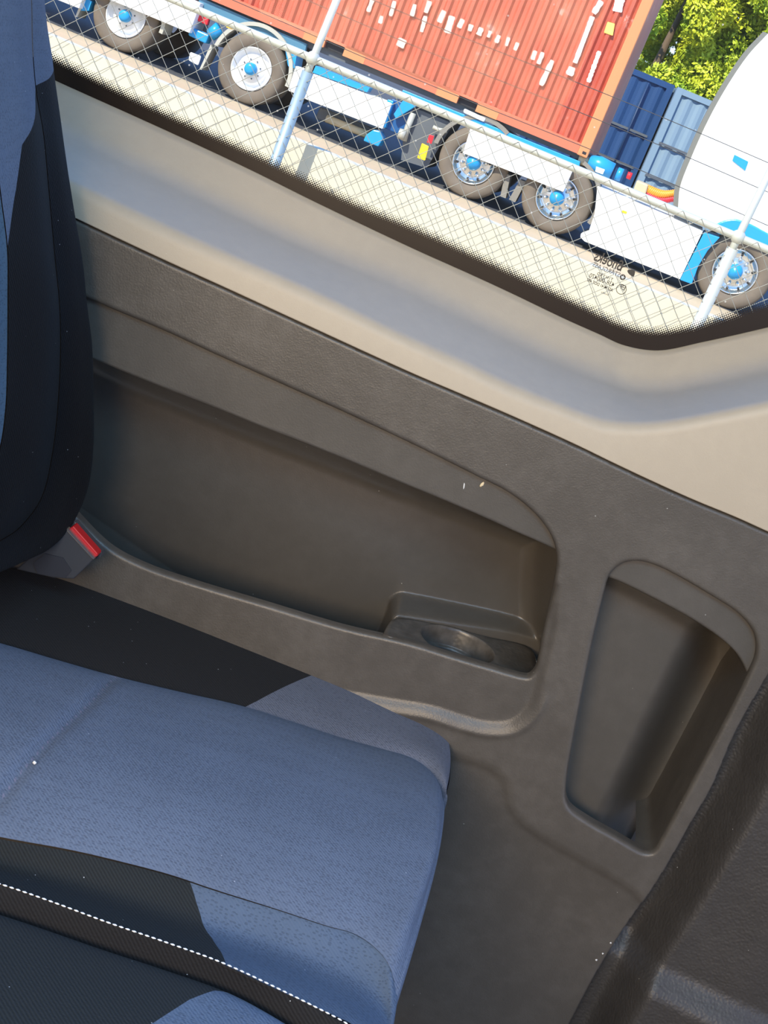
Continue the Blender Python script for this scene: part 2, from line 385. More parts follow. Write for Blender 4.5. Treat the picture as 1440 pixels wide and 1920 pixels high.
X, Z = hgrid((-.62, .98, .52, 1.99), h)
def snap(X, Z, fn, iso, width):
    d = fn; gx, gz = np.gradient(d, h); gl_ = np.maximum(gx*gx+gz*gz, .5)
    m = (d < iso) & (d > iso-width); k = np.where(m, (iso-d)/gl_, 0); return X+gx*k, Z+gz*k, m
def cellkeep(d, iso):
    """vertex flags -> cells with at least one corner inside"""
    i = d > iso; return i[:-1, :-1] | i[1:, :-1] | i[1:, 1:] | i[:-1, 1:]
d_e = -sdf(ext, X, Z); d_1 = sdf(OBw, X, Z); d_2 = sdf(OSw, X, Z)
CUT = -.0048
cells = cellkeep(d_e, 0) & cellkeep(d_1, CUT) & cellkeep(d_2, CUT)
X1, Z1, m_e = snap(X, Z, d_e, 0, 1.6*h); X2, Z2, m_1 = snap(X1, Z1, d_1, CUT, 1.6*h); X3, Z3, m_2 = snap(X2, Z2, d_2, CUT, 1.6*h)
def bulge(x, z): return .0045*sm(.007, -.005, sdf(MBw, x, z))-.0018*np.exp(-((sdf(MBw, x, z)-.011)/.004)**2)*sm(1.62, 1.59, z)
def shell_y(x, z, de_, da, db):
    Y = np.full(x.shape, Y0)+bulge(x, z)+.0028*sm(.008, -.008, sdf(LRw, x, z))+.006*(1-np.exp(np.minimum(sdf(LRw, x, z), 0)/.05))
    te = np.clip(de_, 0, 1); r_ = .004
    Y += np.where(te < r_, r_-np.sqrt(np.maximum(r_*r_-(r_-te)**2, 0)), 0)
    Y += np.where(de_ < .0003, .012, 0)
    for d_, r_ in ((da, .0048), (db, .0048)):
        t_ = np.clip(-d_, 0, r_); Y += np.where(d_ < 0, r_-np.sqrt(np.maximum(r_*r_-t_**2, 0)), 0)
    return Y+.0006*np.sin(x*9+z*5)
Y = shell_y(X3, Z3, d_e, d_1, d_2)
shell = grid_np('front_shell', np.stack([X3, Y, Z3], -1), M_DARK, panel, cells=cells, flip=True)
def collar(name, poly, depth, right=None):
    """clean inner wall of an opening"""
    p = np.asarray(poly); p = resample(np.vstack([p, p[:1]]), 500)[:-1]
    t = np.roll(p, -1, 0)-np.roll(p, 1, 0); t /= np.linalg.norm(t, axis=1, keepdims=True); nrm = np.stack([-t[:, 1], t[:, 0]], 1)
    if sdf(poly, p[:1, 0]+nrm[:1, 0]*.003, p[:1, 1]+nrm[:1, 1]*.003)[0] > 0: nrm = -nrm
    by = Y0+bulge(p[:, 0], p[:, 1]); rows_ = []
    for off, yy in ((.0040, .0030), (.0046, .0040), (.0049, .0055), (.0050, .008), (.0050, depth)):
        dv = np.full(len(p), yy) if (yy < depth or right is None) else depth+(right-depth)*sm(.386, .396, p[:, 0])*sm(1.775, 1.765, p[:, 1])
        q = p+nrm*off; rows_.append(np.stack([q[:, 0], by*(1 if yy < depth else 0)+(Y0 if yy >= depth else 0)+dv, q[:, 1]], 1))
    return grid_np(name, np.stack(rows_, 1), M_DARK, panel, closed_u=True)
collar('opening_rim', OBw, .016); collar('opening_rim', OSw, .016, .155)

# ---- big bin liner
YL = Y0+.010
band = spline([(60,622),(120,647),(180,674),(233,697),(327,734),(390,759),(473,792),(557,825),(640,857),(740,899),(840,940),(940,984),(1040,1029),(1070,1043)], per=5).tolist()
deep = px2(band+[(1062,1180),(1058,1400),(1050,1700),(-200,1500),(-200,560)], YL)
NB = px2(spline([(728,1158),(734,1142),(747,1134),(765,1137),(854,1160),(976,1195),(1010,1214),(1040,1240)], per=5).tolist()+[(1060,1420),(690,1400),(700,1230)], 1.60)
X, Z = hgrid((-.60, 1.35, .33, 1.99), .0018)
dd = sdf(deep, X, Z); dn = sdf(NB, X, Z)
Y = YL+.100*(sm(0, .009, -dd)*.62+.38*sm(0, .055, -dd))
sp_ = lambda q, k: k*np.log1p(np.exp(np.clip(q/k, -30, 30)))
Y += .011*np.minimum(sp_((1.69-.22*X-Z)/.11, .3), 2)**2*sm(0, .04, -dd)+.010*np.minimum(sp_((-.26-X)/.10, .3), 2)**2*sm(0, .04, -dd)
Y += .019*(1+np.tanh((X-.09)/.09))*sm(0, .04, -dd)
nb_ = sm(.006, -.006, dn); Y = Y*(1-nb_)+nb_*(1.578+.30*np.clip(X-.05, 0, .2))
do_ = sdf(OBw, X, Z)
lin = grid_np('bin_liner', np.stack([X, Y, Z], -1), M_LINER, panel, flip=True, mask=(do_ < .028) | ((Z < 1.60) & (do_ < .10) & (X < .248)))

# ---- small pocket liner
band2 = spline([(1120,1068),(1139,1079),(1166,1090),(1235,1124),(1304,1162),(1355,1198),(1386,1230),(1403,1265),(1412,1300)], per=5).tolist()
deep2 = px2(band2+[(1470,1350),(1400,1500),(1330,1700),(1240,1950),(960,1800),(998,1640),(1018,1500),(1044,1340),(1086,1120)], YL)
X, Z = hgrid((.15, 1.36, .44, 1.86), .0016)
dd = sdf(deep2, X, Z)
rightd = sdf(px2([(1403,1265),(1225,1620),(1050,1970)], YL), X, Z, open_=True)
Y = YL+.045*(sm(0, .010, -dd)*.6+.4*sm(0, .028, -dd))+.075*sm(.074, .004, rightd)*sm(0, .010, -dd)
grid_np('pocket_liner', np.stack([X, Y, Z], -1), M_LINER, panel, flip=True, mask=(sdf(OSw, X, Z) < .007) | ((sdf(OSw, X, Z) < .022) & (X < .33) & (Y > 1.513)) | ((sdf(OSw, X, Z) < .07) & (Z < 1.55) & (X < .412) & (Y > 1.515)))

# ---- cup holder tray
cc = P(858, 1209, 1.5545); zt = cc.z+.001
M_TRAY = grain_plastic('grimy_tray_plastic', (.060, .052, .043), .34, gs=200, gd=.0005, dust=.9)
outl = [(713,1203),(722,1180),(732,1162),(741,1154),(823,1170),(915,1197),(985,1216),(999,1230),(1004,1250),(1003,1290),(960,1290),(854,1262),(762,1236),(705,1220)]
out3 = np.array([[PZ(a, b, zt).x, max(PZ(a, b, zt).y, 1.5085)] for a, b in spline(outl, closed=True, per=5)])
c2d = np.array([cc.x, cc.y]); na = 120; loops = []
def radial(th):
    d = np.array([math.cos(th), math.sin(th)]); best = None
    for i in range(len(out3)):
        a, b_ = out3[i]-c2d, out3[(i+1) % len(out3)]-c2d; e = b_-a; den = d[0]*e[1]-d[1]*e[0]
        if abs(den) < 1e-12: continue
        t_ = (a[0]*e[1]-a[1]*e[0])/den; s_ = (a[0]*d[1]-a[1]*d[0])/den
        if t_ > 0 and -1e-6 <= s_ <= 1+1e-6: best = t_ if best is None else max(best, t_)
    return best or .05
RC = .0415
ths = np.linspace(0, 2*math.pi, na, endpoint=False); ro = np.array([max(radial(t_), RC+.0016) for t_ in ths])
def loop(rad, z): loops.append(np.stack([c2d[0]+np.cos(ths)*rad, c2d[1]+np.sin(ths)*rad, np.full(na, z)], 1))
loop(ro, zt-.02); loop(ro, zt-.001); loop(ro-.001, zt)
for k in np.linspace(.15, .9, 6): loop(ro*(1-k)+(RC+.0016)*k, zt)
loop(np.full(na, RC+.0016), zt+.0005); loop(np.full(na, RC+.0008), zt+.0003); loop(np.full(na, RC), zt-.0012); loop(np.full(na, RC-.0005), zt-.004)
loop(np.full(na, RC-.002), zt-.020); loop(np.full(na, RC-.0025), zt-.0215); loop(np.full(na, RC-.0048), zt-.0222); loop(np.full(na, RC-.0052), zt-.0245); loop(np.full(na, RC-.008), zt-.045); loop(np.full(na, RC-.011), zt-.048); loop(np.full(na, .001), zt-.048)
Lp = np.stack(loops, 1); Lp[..., 2] += .05*(Lp[..., 0]-cc.x)
idx = np.arange(na*Lp.shape[1]).reshape(na, Lp.shape[1]); idx = np.vstack([idx, idx[:1]])
Fq = np.stack([idx[:-1, :-1], idx[1:, :-1], idx[1:, 1:], idx[:-1, 1:]], -1).reshape(-1, 4)
ch = mesh_np('cup_holder', Lp.reshape(-1, 3), Fq, M_TRAY, panel); ch['label'] = 'grimy cup holder tray in the bin'

# ---- textured lower panel at right
X, Z = hgrid((-.1, .9, .75, 1.95), .004)
edge = px2(spline([(1540,1000),(1525,1050),(1470,1210),(1440,1269),(1383,1368),(1335,1478),(1297,1544),(1242,1640),(1162,1762),(1110,1850),(1075,1917),(1000,2060),(900,2240)], per=4), Y0)
big = np.vstack([edge, [[.9, .8], [.9, 1.95]]])
de = sdf(np.vstack([edge, [[1.5, .5], [1.5, 2.5]]]), X, Z)      # negative on the right of the edge
Y = Y0+.050-.055*sm(.018, .055, -de)-.010*sm(.06, .16, -de)
cx, cz = (P(1420, 1915, Y0).x, P(1420, 1915, Y0).z)
Y -= .020*sm(.018, -.018, Z-(cz+.006))
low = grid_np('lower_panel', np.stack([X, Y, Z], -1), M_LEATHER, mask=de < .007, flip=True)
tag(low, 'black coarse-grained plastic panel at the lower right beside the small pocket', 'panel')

# ---- cab shell outside of view; ceiling, rear, left, front walls added to shape shading
M_CAB = mat('headliner', (.35, .34, .32), .9); M_FLOOR = mat('rubber_floor', (.03, .03, .03), .8)
def slabbox(name, a, b, m, parent=None, kind='structure'):
    bm = bmesh.new(); c = [(a[i]+b[i])/2 for i in range(3)]; s_ = [abs(b[i]-a[i]) for i in range(3)]
    box_bm(bm, c, s_); o = bm_obj(name, bm, m, parent); return tag(o, kind=kind) if kind else o
slabbox('floor', (-1.1, -.75, .86), (2.3, 1.66, .90), M_FLOOR)
slabbox('ceiling', (-1.1, -.6, 2.95), (1.6, 1.75, 3.0), M_CAB)
slabbox('wall_left', (-1.1, -.79, .86), (2.3, -.76, 1.92), M_CAB)
slabbox('wall_front', (2.0, -.76, .86), (2.04, 1.66, 1.95), M_CAB)
slabbox('wall_rear', (-1.14, -.75, .86), (-1.1, 1.75, 3.0), M_CAB)
slabbox('wall_side', (-1.1, 1.70, .86), (2.3, 1.73, 1.50), M_CAB)

# ================================================================== SEATS
seat = empty('bench_seat', (-.1, 1.2, 1.1), 'blue and black cloth bench seat with white-stitched piping beside the dark side panel', 'seat')
def curve_px(pts, z, n=160):
    """pts: (px,py) or (px,py,z)"""
    p3 = []
    for p in pts:
        q = PZ(p[0], p[1], p[2] if len(p) > 2 else z); p3.append(tuple(q))
    return spline(p3, n)
ZS = 1.520
# longitudinal curves, back to front
KW = curve_px([(-420,985),(-200,1030),(22,1067),(147,1089),(231,1111),(382,1151),(511,1196),(640,1240),(672,1250),(715,1269),(761,1294),(804,1325),(827,1354),(841,1391),(845,1428),(843,1460,ZS-.005),(836,1491,ZS-.006)], ZS-.004)
S1 = curve_px([(-420,1110),(-200,1162),(0,1211),(100,1240),(207,1270),(333,1300),(453,1327),(562,1361),(640,1386),(715,1406),(770,1422),(801,1440),(825,1465),(835,1492,ZS-.006)], ZS)
IM = curve_px([(-420,1290),(-200,1345),(0,1400),(200,1445),(400,1495),(600,1545),(740,1575),(795,1587),(812,1600),(817,1606,ZS)], ZS+.012)
S2 = curve_px([(-420,1480),(-200,1530),(0,1573),(133,1597),(233,1620),(317,1642),(402,1670),(521,1707),(613,1737),(663,1751),(705,1778),(734,1810),(748,1850,ZS-.01)], ZS-.002)
BM = curve_px([(-420,1530),(-200,1580),(0,1622),(150,1662),(300,1712),(450,1757),(580,1800),(680,1850),(722,1895),(736,1925,ZS-.016)], ZS-.020)
PT = curve_px([(-420,1535),(-200,1597),(0,1657),(100,1692),(200,1730),(310,1768),(416,1807),(521,1856),(600,1892),(663,1922),(715,1962),(728,1985,ZS-.014)], ZS)
def strip(name, curves, m, nt=60, puff=.006, pw=4, front=True, attrs_fn=None, label=None, curve_in=None):
    """surface through longitudinal curves; t across, last rows bend over the front edge"""
    Cs = np.stack(curves, 1)          # (n, k, 3)
    n, k = Cs.shape[:2]
    out = np.stack([spline(Cs[i], nt) for i in range(n)], 0)
    t = np.linspace(0, 1, nt)[None, :]; s = np.linspace(0, 1, n)[:, None]
    out[..., 2] += puff*(1-np.abs(2*t-1)**pw)
    rows = [out]
    if front:
        # roll over the front: circle radius rf, then skirt
        rf = .022
        end = out[-1]; d = out[-1]-out[-6]; d[:, 2] = 0; d /= np.linalg.norm(d, axis=1, keepdims=True)
        d = np.array([[1, 0, 0]])*.6+d*.4; d /= np.linalg.norm(d, axis=1, keepdims=True)
        # soften the last part of the top surface
        fall = np.clip((s-.9)/.1, 0, 1)**2; out[..., 2] -= .006*fall; end = out[-1]
        ex = []
        for a in np.linspace(0, math.pi/2, 9)[1:]: ex.append(end+d*rf*.25*math.sin(a)+np.array([[0, 0, -rf*(1-math.cos(a))]]))
        for z_ in (.03, .06, .1, .16): ex.append(ex[7]+np.array([[-.25*z_, 0, -z_]]))
        rows.append(np.stack(ex, 0))
    A = np.concatenate(rows, 0)
    at = attrs_fn(A) if attrs_fn else None
    if callable(curve_in): A = curve_in(A, at)
    o = grid_np(name, A, m, seat, attrs=at, flip=True)
    if label: o['label'] = label
    return o
def pxline(pts, z): return np.array([[PZ(a, b, z).x, PZ(a, b, z).y] for a, b in pts])
# outer bolster: black behind the slanting seam, blue in front
l1 = pxline([(380,1345),(458,1327),(480,1319),(538,1293),(593,1269),(648,1250),(700,1225)], ZS)
def at_outer(A):
    poly = np.vstack([l1, [[-1.5, l1[-1][1]+.3], [-1.5, l1[0][1]-.3], [l1[0][0]-.1, l1[0][1]-.3]]]); d = sdf(poly, A[..., 0], A[..., 1]); return {'black': d}
M_SEAT_A = fabric('cloth_outer', attr_name='black', blue=(.125, .135, .17))
KWd = KW+np.array([[0, .004, -.03]]); KWdd = KW+np.array([[0, -.004, -.14]])
strip('bolster', [S1, S1*.5+KW*.5+np.array([0, 0, .004]), KW], M_SEAT_A, 40, .004, 4, attrs_fn=at_outer, label='black bolster on the wall side with a blue corner')
# outer side skirt of the cushion
sk = np.stack([KW, KW+np.array([[.002, .005, -.006]]), KW+np.array([[.003, .006, -.02]]), KW+np.array([[0, .0, -.14]])], 1)
def at0(A): return {'black': -np.ones(A.shape[:2])}
M_BLACK = fabric('cloth_black', base='black')
sk2 = grid_np('cushion_side', sk, M_BLACK, seat, flip=False)
# insert
crossl = pxline([(222,1255),(207,1272),(165,1323),(120,1368),(85,1402),(40,1450),(0,1497),(-60,1560)], ZS+.01)
def at_ins(A): return {'seam': sdf(crossl, A[..., 0], A[..., 1], open_=True)}
def dent(A, at): A = A.copy(); tt = np.linspace(0, 1, A.shape[1])[None, :]; A[..., 2] -= .0045*np.exp(-(at['seam']/.006)**2)*(1-np.abs(2*tt-1)**10); return A
M_SEAT_B = fabric('cloth_insert', seam='seam', blue=(.122, .150, .205))
UPI = np.linspace(1, 0, 160)[:, None]**.5*np.array([[0, 0, .003]])
strip('seat_insert', [S2+UPI+np.array([[0, -.001, 0]]), IM, S1+UPI+np.array([[0, .0005, 0]])], M_SEAT_B, 130, .007, 6, attrs_fn=at_ins, curve_in=dent, label='worn blue centre section')
# inner bolster
l2 = pxline([(250,1600),(305,1643),(347,1672),(379,1707),(402,1748),(411,1790),(414,1830),(414,1880)], ZS-.012)
def at_in(A):
    poly = np.vstack([l2, [[-1.5, l2[-1][1]-.3], [-1.5, l2[0][1]+.3]]]); return {'black': sdf(poly, A[..., 0], A[..., 1])}
M_SEAT_C = fabric('cloth_inner', attr_name='black', blue=(.085, .118, .175), black=(.012, .014, .015))
strip('bolster', [PT, BM, S2], M_SEAT_C, 50, .001, 4, attrs_fn=at_in, label='black inner bolster with a blue front')
# piping with white stitching
PL = curve_px([(-420,1570),(-200,1632),(0,1692),(100,1725),(200,1760),(310,1796),(438,1842),(521,1886),(576,1921),(640,1966),(690,2010)], ZS-.012)
pip = []
for i in range(160):
    a, b_ = PT[i], PL[i]; row = []
    for t_ in np.linspace(0, 1, 14):
        p = a*(1-t_)+b_*t_; row.append(p+np.array([0, 0, .0065*math.sin(math.pi*t_)-.002]))
    row.append(PL[i]+np.array([0, 0, -.03])); pip.append(row)
pip = np.array(pip)
pipe = grid_np('piping', pip, M_BLACK, seat, flip=False); pipe['label'] = 'black piping carrying white stitching'
M_THREAD = mat('white_thread', (.75, .78, .8), .6)
cenl = pip[:, 4]+np.array([0, 0, .0012]); cl = resample(cenl, 2000)
dist = np.r_[0, np.cumsum(np.linalg.norm(np.diff(cl, axis=0), axis=1))]
V, Fq = [], []; pos = 0
while pos < dist[-1]-.006:
    ii = [np.interp(x, dist, np.arange(2000)) for x in np.linspace(pos, pos+.0036, 5)]
    pts = [Vector(cl[int(i)]) for i in ii]
    v, f = tube_np(pts, [.0002, .0006, .0008, .0006, .0002], 6); o0 = len(V); V += v; Fq += [tuple(o0+i for i in q) for q in f]; pos += .0050
th = mesh_np('stitching', [tuple(v) for v in V], Fq, M_THREAD, pipe); th['label'] = 'white stitches along the piping'; th['kind'] = 'stuff'
# neighbouring cushion
NK = [PL+np.array([0, -.001, -.012]), PL+np.array([0, -.012, -.002]), PL+np.array([0, -.06, .004]), PL+np.array([0, -.16, .006]), PL+np.array([0, -.30, .004])]
l3 = pxline([(180,1990),(240,1945),(287,1920),(356,1872),(406,1849),(440,1846),(475,1853),(521,1881),(567,1920),(640,1975)], ZS-.008)
def at_n(A):
    poly = np.vstack([l3[::-1], [[-1.5, l3[0][1]-.3], [-1.5, 1.6], [l3[-1][0], 1.6]]]); return {'black': sdf(poly, A[..., 0], A[..., 1])}
M_SEAT_D = fabric('cloth_neighbour', attr_name='black', blue=(.10, .14, .21), black=(.012, .015, .017))
strip('seat_cushion', NK[::-1], M_SEAT_D, 120, .0, 4, attrs_fn=at_n, label='black and blue cushion of the next place')

# ---- backrest
def bc(pts, n=140): return spline([tuple(P(a, b, y)) for a, b, y in pts], n)
B1 = bc([(40,-330,1.45),(62,-160,1.45),(80,0,1.45),(87,58,1.45),(96,108,1.45),(101,146,1.45),(112,221,1.45),(125,315,1.45),(140,408,1.45),(155,496,1.45),(163,575,1.45),(172,647,1.45),(175,764,1.45),(175,837,1.45),(166,910,1.45),(147,962,1.445),(125,998,1.43),(96,1027,1.40),(52,1050,1.34),(0,1073,1.27),(-60,1095,1.20)])
B2 = bc([(30,-330,1.37),(50,-160,1.37),(60,0,1.37),(62,90,1.37),(70,181,1.37),(82,248,1.37),(93,364,1.37),(105,496,1.37),(111,554,1.37),(114,618,1.37),(112,720,1.37),(99,851,1.37),(79,933,1.36),(44,983,1.33),(0,1015,1.27),(-60,1045,1.20)])
B3 = bc([(-75,-330,1.22),(-52,-160,1.22),(-40,0,1.22),(-25,120,1.22),(-12,240,1.22),(2,362,1.22),(15,467,1.22),(16,560,1.22),(15,677,1.22),(12,764,1.22),(1,840,1.22),(-18,890,1.21),(-60,950,1.19),(-110,1000,1.15)])
def tuck(B):
    return np.vstack([B]+[B[-1:]+np.array([[-.14*k/12, -.01*k/12, -.05*(k/12)**.6]]) for k in range(1, 13)])
B1, B2, B3 = tuck(B1), tuck(B2), tuck(B3)
sidep = [B1+np.array([-.10, .015, -.02]), B1+np.array([-.035, .012, -.008]), B1+np.array([-.008, .006, -.002])]
B4 = B3+np.array([-.006, -.012, 0]); B5 = B3+np.array([.004, -.12, 0]); B6 = B3+np.array([.0, -.30, 0])
mid12 = (B1+B2)/2+np.array([.004, 0, .002]); mid23 = (B2+B3)/2+np.array([.009, 0, .003])
Cs = np.stack([sidep[0], sidep[1], sidep[2], B1, mid12, B2], 1)
A = np.stack([spline(Cs[i], 60) for i in range(len(B1))], 0)
lbk = np.array([[ -8, 265], [6,242],[29,201],[67,160],[97,122],[150,60]])
# slanting blue top: attribute from the pixel-traced seam on the bolster face, measured in the world's z/y plane
def bk_attr(A):
    ln = [P(-80,420,1.22), P(-20,330,1.25), P(2,255,1.27), P(6,242,1.28), P(29,201,1.32), P(67,160,1.37), P(97,122,1.45), P(97,116,1.52)]
    poly = np.array([[v.y, v.z] for v in ln]+[(1.7, 2.15), (1.7, .9), (1.0, .9)]); return {'black': sdf(poly, A[..., 1], A[..., 2])}
M_BACK = fabric('cloth_back', attr_name='black', blue=(.078, .104, .155), black=(.0022, .0024, .003))
bk = grid_np('backrest_side', A, M_BACK, seat, attrs=bk_attr(A), flip=True); bk['label'] = 'outer edge strip of the backrest'
Cs = np.stack([B2, mid23, B3], 1); A = np.stack([spline(Cs[i], 60) for i in range(len(B1))], 0)
t = np.linspace(0, 1, 60)[None, :]; A[..., 0] -= .0008*np.exp(-(t/.03)**2)
bk = grid_np('backrest_bolster', A, M_BACK, seat, attrs=bk_attr(A), flip=True); bk['label'] = 'black backrest bolster with blue upper part'
Cs = np.stack([B3+np.array([-.001, 0, 0]), B4, B5, B6], 1); A = np.stack([spline(Cs[i], 60) for i in range(len(B1))], 0)
bk = grid_np('backrest_insert', A, fabric('cloth_back_blue', blue=(.045, .080, .125)), seat, flip=True); bk['label'] = 'blue centre of the backrest'
# underside / back closure of the backrest
bb = bmesh.new(); box_bm(bb, (-.62, 1.16, 1.80), (.10, .56, .75), Matrix.Rotation(0, 4, 'X'), .03)
M_sh = Matrix.Identity(4); M_sh[0][2] = -.44; M_sh[0][3] = .44*1.62
for v in bb.verts: v.co = M_sh @ v.co
bm_obj('backrest_shell', bb, M_BLACK, seat)

# ---- seat belt buckle
bk_e = empty('seat_belt_buckle', P(110, 1060, 1.43), 'black seat belt buckle with red release button in the gap behind the cushion', 'buckle')
M_BK = mat('buckle_plastic', (.05, .052, .058), .38); M_RED = mat('red_button', (.50, .008, .012), .45)
def prism_px(name, pts, Y1, Y2, m, parent, bev=.001):
    bm = bmesh.new(); vv = [bm.verts.new(P(a, b, Y1)) for a, b in pts]; f = bm.faces.new(vv)
    r = bmesh.ops.extrude_face_region(bm, geom=[f]); bmesh.ops.translate(bm, verts=[v for v in r['geom'] if isinstance(v, bmesh.types.BMVert)], vec=(0, Y2-Y1, 0))
    if bev: bmesh.ops.bevel(bm, geom=list(bm.edges), offset=bev, segments=2, affect='EDGES', profile=.5)
    bmesh.ops.recalc_face_normals(bm, faces=bm.faces); return bm_obj(name, bm, m, parent)
prism_px('buckle_body', [(124,990),(177,1048),(138,1086),(100,1084),(30,1068),(60,1040)], 1.425, 1.450, M_BK, bk_e, .0015)
prism_px('release_button', [(128,993),(137,986),(183,1038),(183,1043),(174,1046)], 1.427, 1.440, M_RED, bk_e, .001)
prism_px('buckle_rim', [(128,985),(140,978),(191,1036),(188,1047),(178,1049),(184,1040)], 1.441, 1.452, M_BK, bk_e, .001)
prism_px('metal_edge', [(124,992),(127,990),(178,1046),(175,1049)], 1.423, 1.428, mat('worn_steel', (.5, .5, .5), .3, 1), bk_e, 0)
prism_px('webbing_sleeve', [(84,1038),(118,1046),(134,1070),(122,1084),(70,1076),(62,1056)], 1.4235, 1.4245, mat('sleeve', (.03, .032, .04), .45), bk_e, 0)

# ---- crumbs
def crumb(px, py, Y, s_, m, label, group=None, name='crumb', el=(1, 1, 1), n=1.0):
    bm = bmesh.new(); bmesh.ops.create_icosphere(bm, subdivisions=2, radius=s_)
    for v in bm.verts: v.co = Vector((v.co.x*el[0], v.co.y*el[1], v.co.z*el[2]))*(1+random.uniform(-.2, .2))
    o = bm_obj(name, bm, m, None, True); o.location = P(px, py, Y); o.rotation_euler = (0, random.uniform(-.5, .5), 0); tag(o, label, 'crumb', group); return o
M_CR = mat('pale_crumb', (.75, .74, .70), .8); M_SEED = mat('straw_flake', (.72, .58, .36), .7)
crumb(904, 908, YL-.0005, .0016, M_SEED, 'straw-coloured flake stuck on the upper lip inside the long bin', name='seed_flake', el=(1, .5, 2.2))
crumb(870, 911, YL-.0005, .0008, M_CR, 'thin white fibre left of the straw-coloured flake', name='fibre', el=(.8, .5, 4.5))
for q, (a, b) in enumerate(((1145,1768),(1130,1788),(1118,1800))):
    crumb(a, b, Y0+.005, .0011, M_CR, ('uppermost', 'middle', 'lowest')[q]+' of three tiny white crumbs on the panel below the small pocket', 'white crumbs below the small pocket', el=(1, .6, 1))
def seat_crumb(px, py, z, s_, label, group=None):
    o = crumb(px, py, 1.4, s_, M_CR, label, group); o.location = PZ(px, py, z)
seat_crumb(65, 1430, ZS+.018, .0016, 'white crumb beside the cross seam of the blue seat')
seat_crumb(411, 1317, ZS+.002, .0012, 'white crumb on the seam between black and blue cloth')

# ================================================================== OUTSIDE
M_CONC = mat('pale_concrete', (.50, .43, .32), .9); v = objco(M_CONC)
L(M_CONC, mixc(M_CONC, noise(M_CONC, v, 1.2, 6, .65), (.46, .35, .21), (.58, .46, .30)), BS(M_CONC).inputs['Base Color'])
M_ASPH = mat('shade_asphalt', (.06, .062, .07), .95); v = objco(M_ASPH)
L(M_ASPH, mixc(M_ASPH, noise(M_ASPH, v, 3, 6, .7), (.045, .048, .055), (.09, .09, .095)), BS(M_ASPH).inputs['Base Color'])
gq = slabbox('ground', (-70, 1.9, -.3), (70, 120, 0), M_CONC); gq['label'] = 'pale concrete yard'
YAW = -R(5.0)
TM = Matrix.Translation((0, 21.9, 0)) @ Matrix.Rotation(YAW, 4, 'Z')     # truck frame: x forward, -y towards us
TMI = TM.inverted()
def T(px, py, d=0.0):
    """pixel -> truck-local (s,h) on the side plane, d metres behind it"""
    o = TMI @ EYE; r = TMI.to_3x3() @ ray(px, py); t_ = (d-o.y)/r.y; p = o+r*t_; return (p.x, p.z)
asb = bmesh.new(); box_bm(asb, (0, 33, .005), (120, 66, .01), TM); tag(bm_obj('shade_asphalt_strip', asb, M_ASPH), kind='structure')  # dark sheet; shade under and behind the truck put into its colour

def slab(name, pts, d0, d1, m, parent, bev=0.0, local=False, seg=2, smooth=False):
    """polygon (pixels on plane d0, or local s,h) extruded from d0 to d1"""
    q = pts if local else [T(a, b, d0) for a, b in pts]
    bm = bmesh.new(); vv = [bm.verts.new((s_, d0, z_)) for s_, z_ in q]; f = bm.faces.new(vv)
    r = bmesh.ops.extrude_face_region(bm, geom=[f]); bmesh.ops.translate(bm, verts=[v for v in r['geom'] if isinstance(v, bmesh.types.BMVert)], vec=(0, d1-d0, 0))
    if bev: bmesh.ops.bevel(bm, geom=list(bm.edges), offset=bev, segments=seg, affect='EDGES', profile=.5)
    bmesh.ops.recalc_face_normals(bm, faces=bm.faces); bm.transform(TM); return bm_obj(name, bm, m, parent, smooth)
M_WHITE = mat('white_paint', (.86, .87, .86), .35); M_BLUE = mat('sky_blue_paint', (.02, .30, .62), .3); M_TEAL = mat('weathered_blue_paint', (.07, .20, .30), .55)
M_GREY = mat('chassis_grey', (.10, .11, .12), .6); M_RUB = mat('tyre_rubber', (.10, .085, .07), .85); M_BLK = mat('black_plastic', (.015, .015, .018), .6)
v = objco(M_RUB); L(M_RUB, mixc(M_RUB, noise(M_RUB, v, 6, 5), (.11, .09, .07), (.21, .165, .12)), BS(M_RUB).inputs['Base Color'])
M_CREAM = mat('galvanised_cream', (.48, .46, .38), .5, .2); M_CHROME = mat('polished_alloy', (.72, .72, .70), .18, .9); M_ORANGE = mat('orange_hose', (.85, .32, .03), .4)
M_YEL = mat('yellow_plate', (.85, .62, .02), .5); M_REDP = mat('red_plate', (.75, .02, .03), .5); M_RIMW = mat('white_rim', (.80, .80, .78), .4); M_TAN = mat('tan_pipe', (.55, .45, .28), .6)

trailer = empty('container_trailer', TM @ Vector((-4, .6, 0)), 'blue and grey skeletal trailer with white side panels carrying the red container behind the fence', 'trailer')
tractor = empty('tractor_truck', TM @ Vector((3, .6, 0)), 'white tractor truck with blue wheel arches at the right behind the fence', 'truck')

